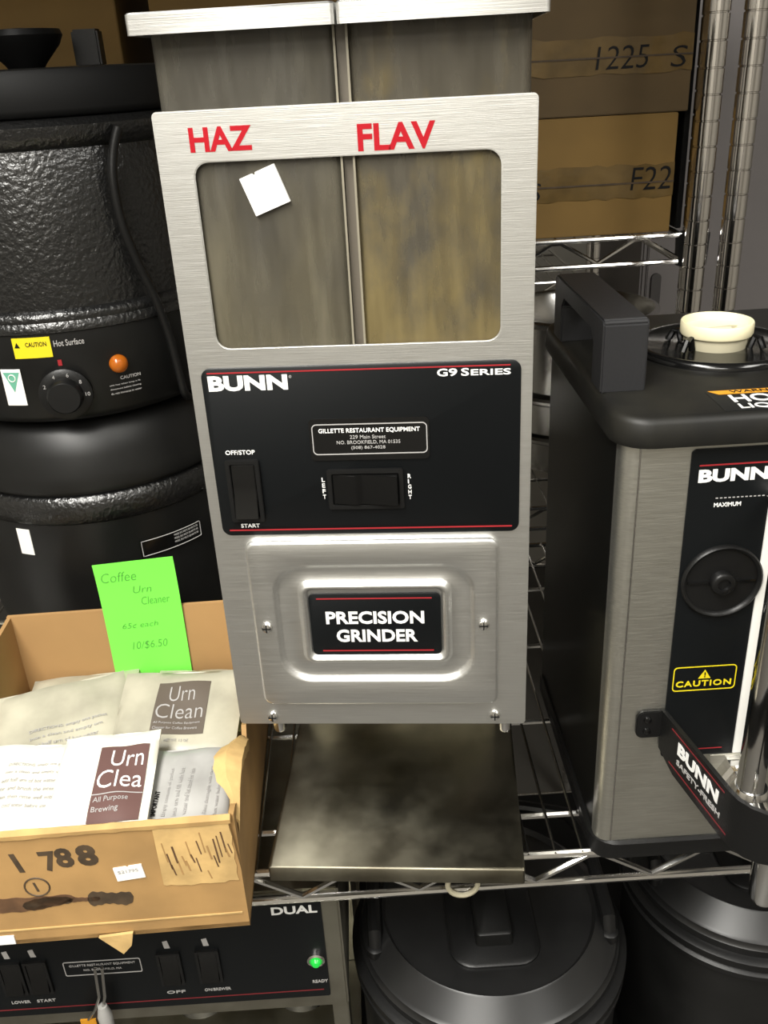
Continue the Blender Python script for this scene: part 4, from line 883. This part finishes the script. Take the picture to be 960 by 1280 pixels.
# clear wrapped funnels under the head
for x in (-0.10, 0.005):
    G().lathe([(0.015, bz(-0.285)), (0.030, bz(-0.275)), (0.046, bz(-0.212)), (0.050, bz(-0.2025))], (x, 0.10, 0), 32).build('brew_funnel', BLACK_GLOSS, br)
# hang tag in front of the brewer
tg = thing('hang_tag', (-0.1660, 0.008, -0.262), 'red and orange hang tag on a clear tie in front of the brewer panel', 'tag')
G().box(-0.0190, -0.0050, 0.0, 0.0012, 0.0, 0.072).build('card', mat('red_tag', (0.55, 0.03, 0.02), 0.5), tg)
G().box(-0.0195, -0.0055, -0.0006, 0.0010, 0.072, 0.083).build('header', ORANGE, tg)
G().tube([(-0.012, 0.0, 0.083), (-0.002, -0.003, 0.100), (0.004, -0.002, 0.115), (0.006, 0.0, 0.150), (0.0125, 0.0, 0.150), (0.009, -0.002, 0.115), (0.004, -0.004, 0.097), (0.004, -0.002, 0.060)], 0.0014, 6).build('tie', CHROME_DULL, tg)
G().lathe([(0.0030, 0.060), (0.0060, 0.070), (0.0065, 0.092), (0.0040, 0.104)], (0.005, -0.003, 0), 16).build('plastic_clip', PACKET_GREY, tg)

# ------------------------------------------------------------------ black insulated urns on the shelf below
def urn(cx, cy, s, label, rz=0.0):
    u = thing('beverage_urn', (cx, cy, -0.44), label, 'beverage urn', rz, group='black insulated urns on the lower shelf')
    S = lambda prof: [(r * s, z) for r, z in prof]
    H = 0.290
    G().lathe(S([(0.118, 0.0005), (0.124, 0.006), (0.126, 0.030), (0.128, 0.225)]), seg=80).build('body', BLACK_SATIN, u, smooth=40)
    G().lathe(S([(0.127, 0.2250), (0.1335, 0.2270), (0.1340, 0.2330), (0.1300, 0.2355), (0.1300, 0.2385), (0.1345, 0.2405), (0.1345, 0.2480), (0.1290, 0.2510)]), seg=80).build('rim', BLACK, u, smooth=40)
    lid_ = G().lathe(S([(0.1260, 0.2505), (0.1270, 0.2600), (0.1250, 0.2620), (0.1240, 0.2660), (0.1205, 0.2680), (0.1050, 0.2880), (0.1035, 0.2890), (0.1020, 0.2870), (0.1000, 0.2840), (0.0001, 0.2840)]), seg=80).build('lid', mat('urn_black', (0.008, 0.008, 0.008), 0.36, var=0.15, vscale=30), u, smooth=40)
    g = G(); g.plate_z([(-0.042 * s, 0.042 * s, -0.072 * s, 0.080 * s, 0.022, 0.2835), (-0.042 * s, 0.042 * s, -0.072 * s, 0.080 * s, 0.022, 0.2865), (-0.040 * s, 0.040 * s, -0.070 * s, 0.078 * s, 0.020, 0.2880)]); g.build('lid_plate', BLACK, lid_, smooth=50)
    g = G(); g.plate_z([(-0.0175 * s, 0.0175 * s, -0.052 * s, 0.060 * s, 0.004, 0.2875), (-0.0165 * s, 0.0165 * s, -0.050 * s, 0.060 * s, 0.004, 0.3000), (-0.0150 * s, 0.0150 * s, -0.048 * s, 0.058 * s, 0.004, 0.3015)]); g.build('lever', BLACK_SATIN, lid_, smooth=40)
    for sx in (-1, 1):
        g = G(); x = sx * 0.1110 * s; g.tube([(x, -0.034 * s, 0.2780), (x, -0.030 * s, 0.2900), (x, 0.0, 0.2940), (x, 0.075 * s, 0.2940), (x * 0.9, 0.100 * s, 0.2940)], 0.0070 * s, 10); g.build('bail_arm', BLACK, u)
        G().lathe([(0.0085 * s, 0.0), (0.0085 * s, 0.008), (0.005 * s, 0.010)], (x, -0.036 * s, 0.2700), 14).build('pivot', BLACK, u)
    g = G(); n = 20; pts = [(-0.0999 * s + 0.1998 * s * k / n, 0.100 * s + 0.022 * s * math.sin(math.pi * k / n), 0.2940) for k in range(n + 1)]; g.tube(pts, 0.0070 * s, 10); g.build('bail_grip', BLACK, u)
    return u
urn(0.196, 0.087, 1.0, 'black insulated urn with a ribbed lid lever under the grinder')
urn(0.474, 0.147, 0.935, 'black insulated urn at lower right under the coffee server')
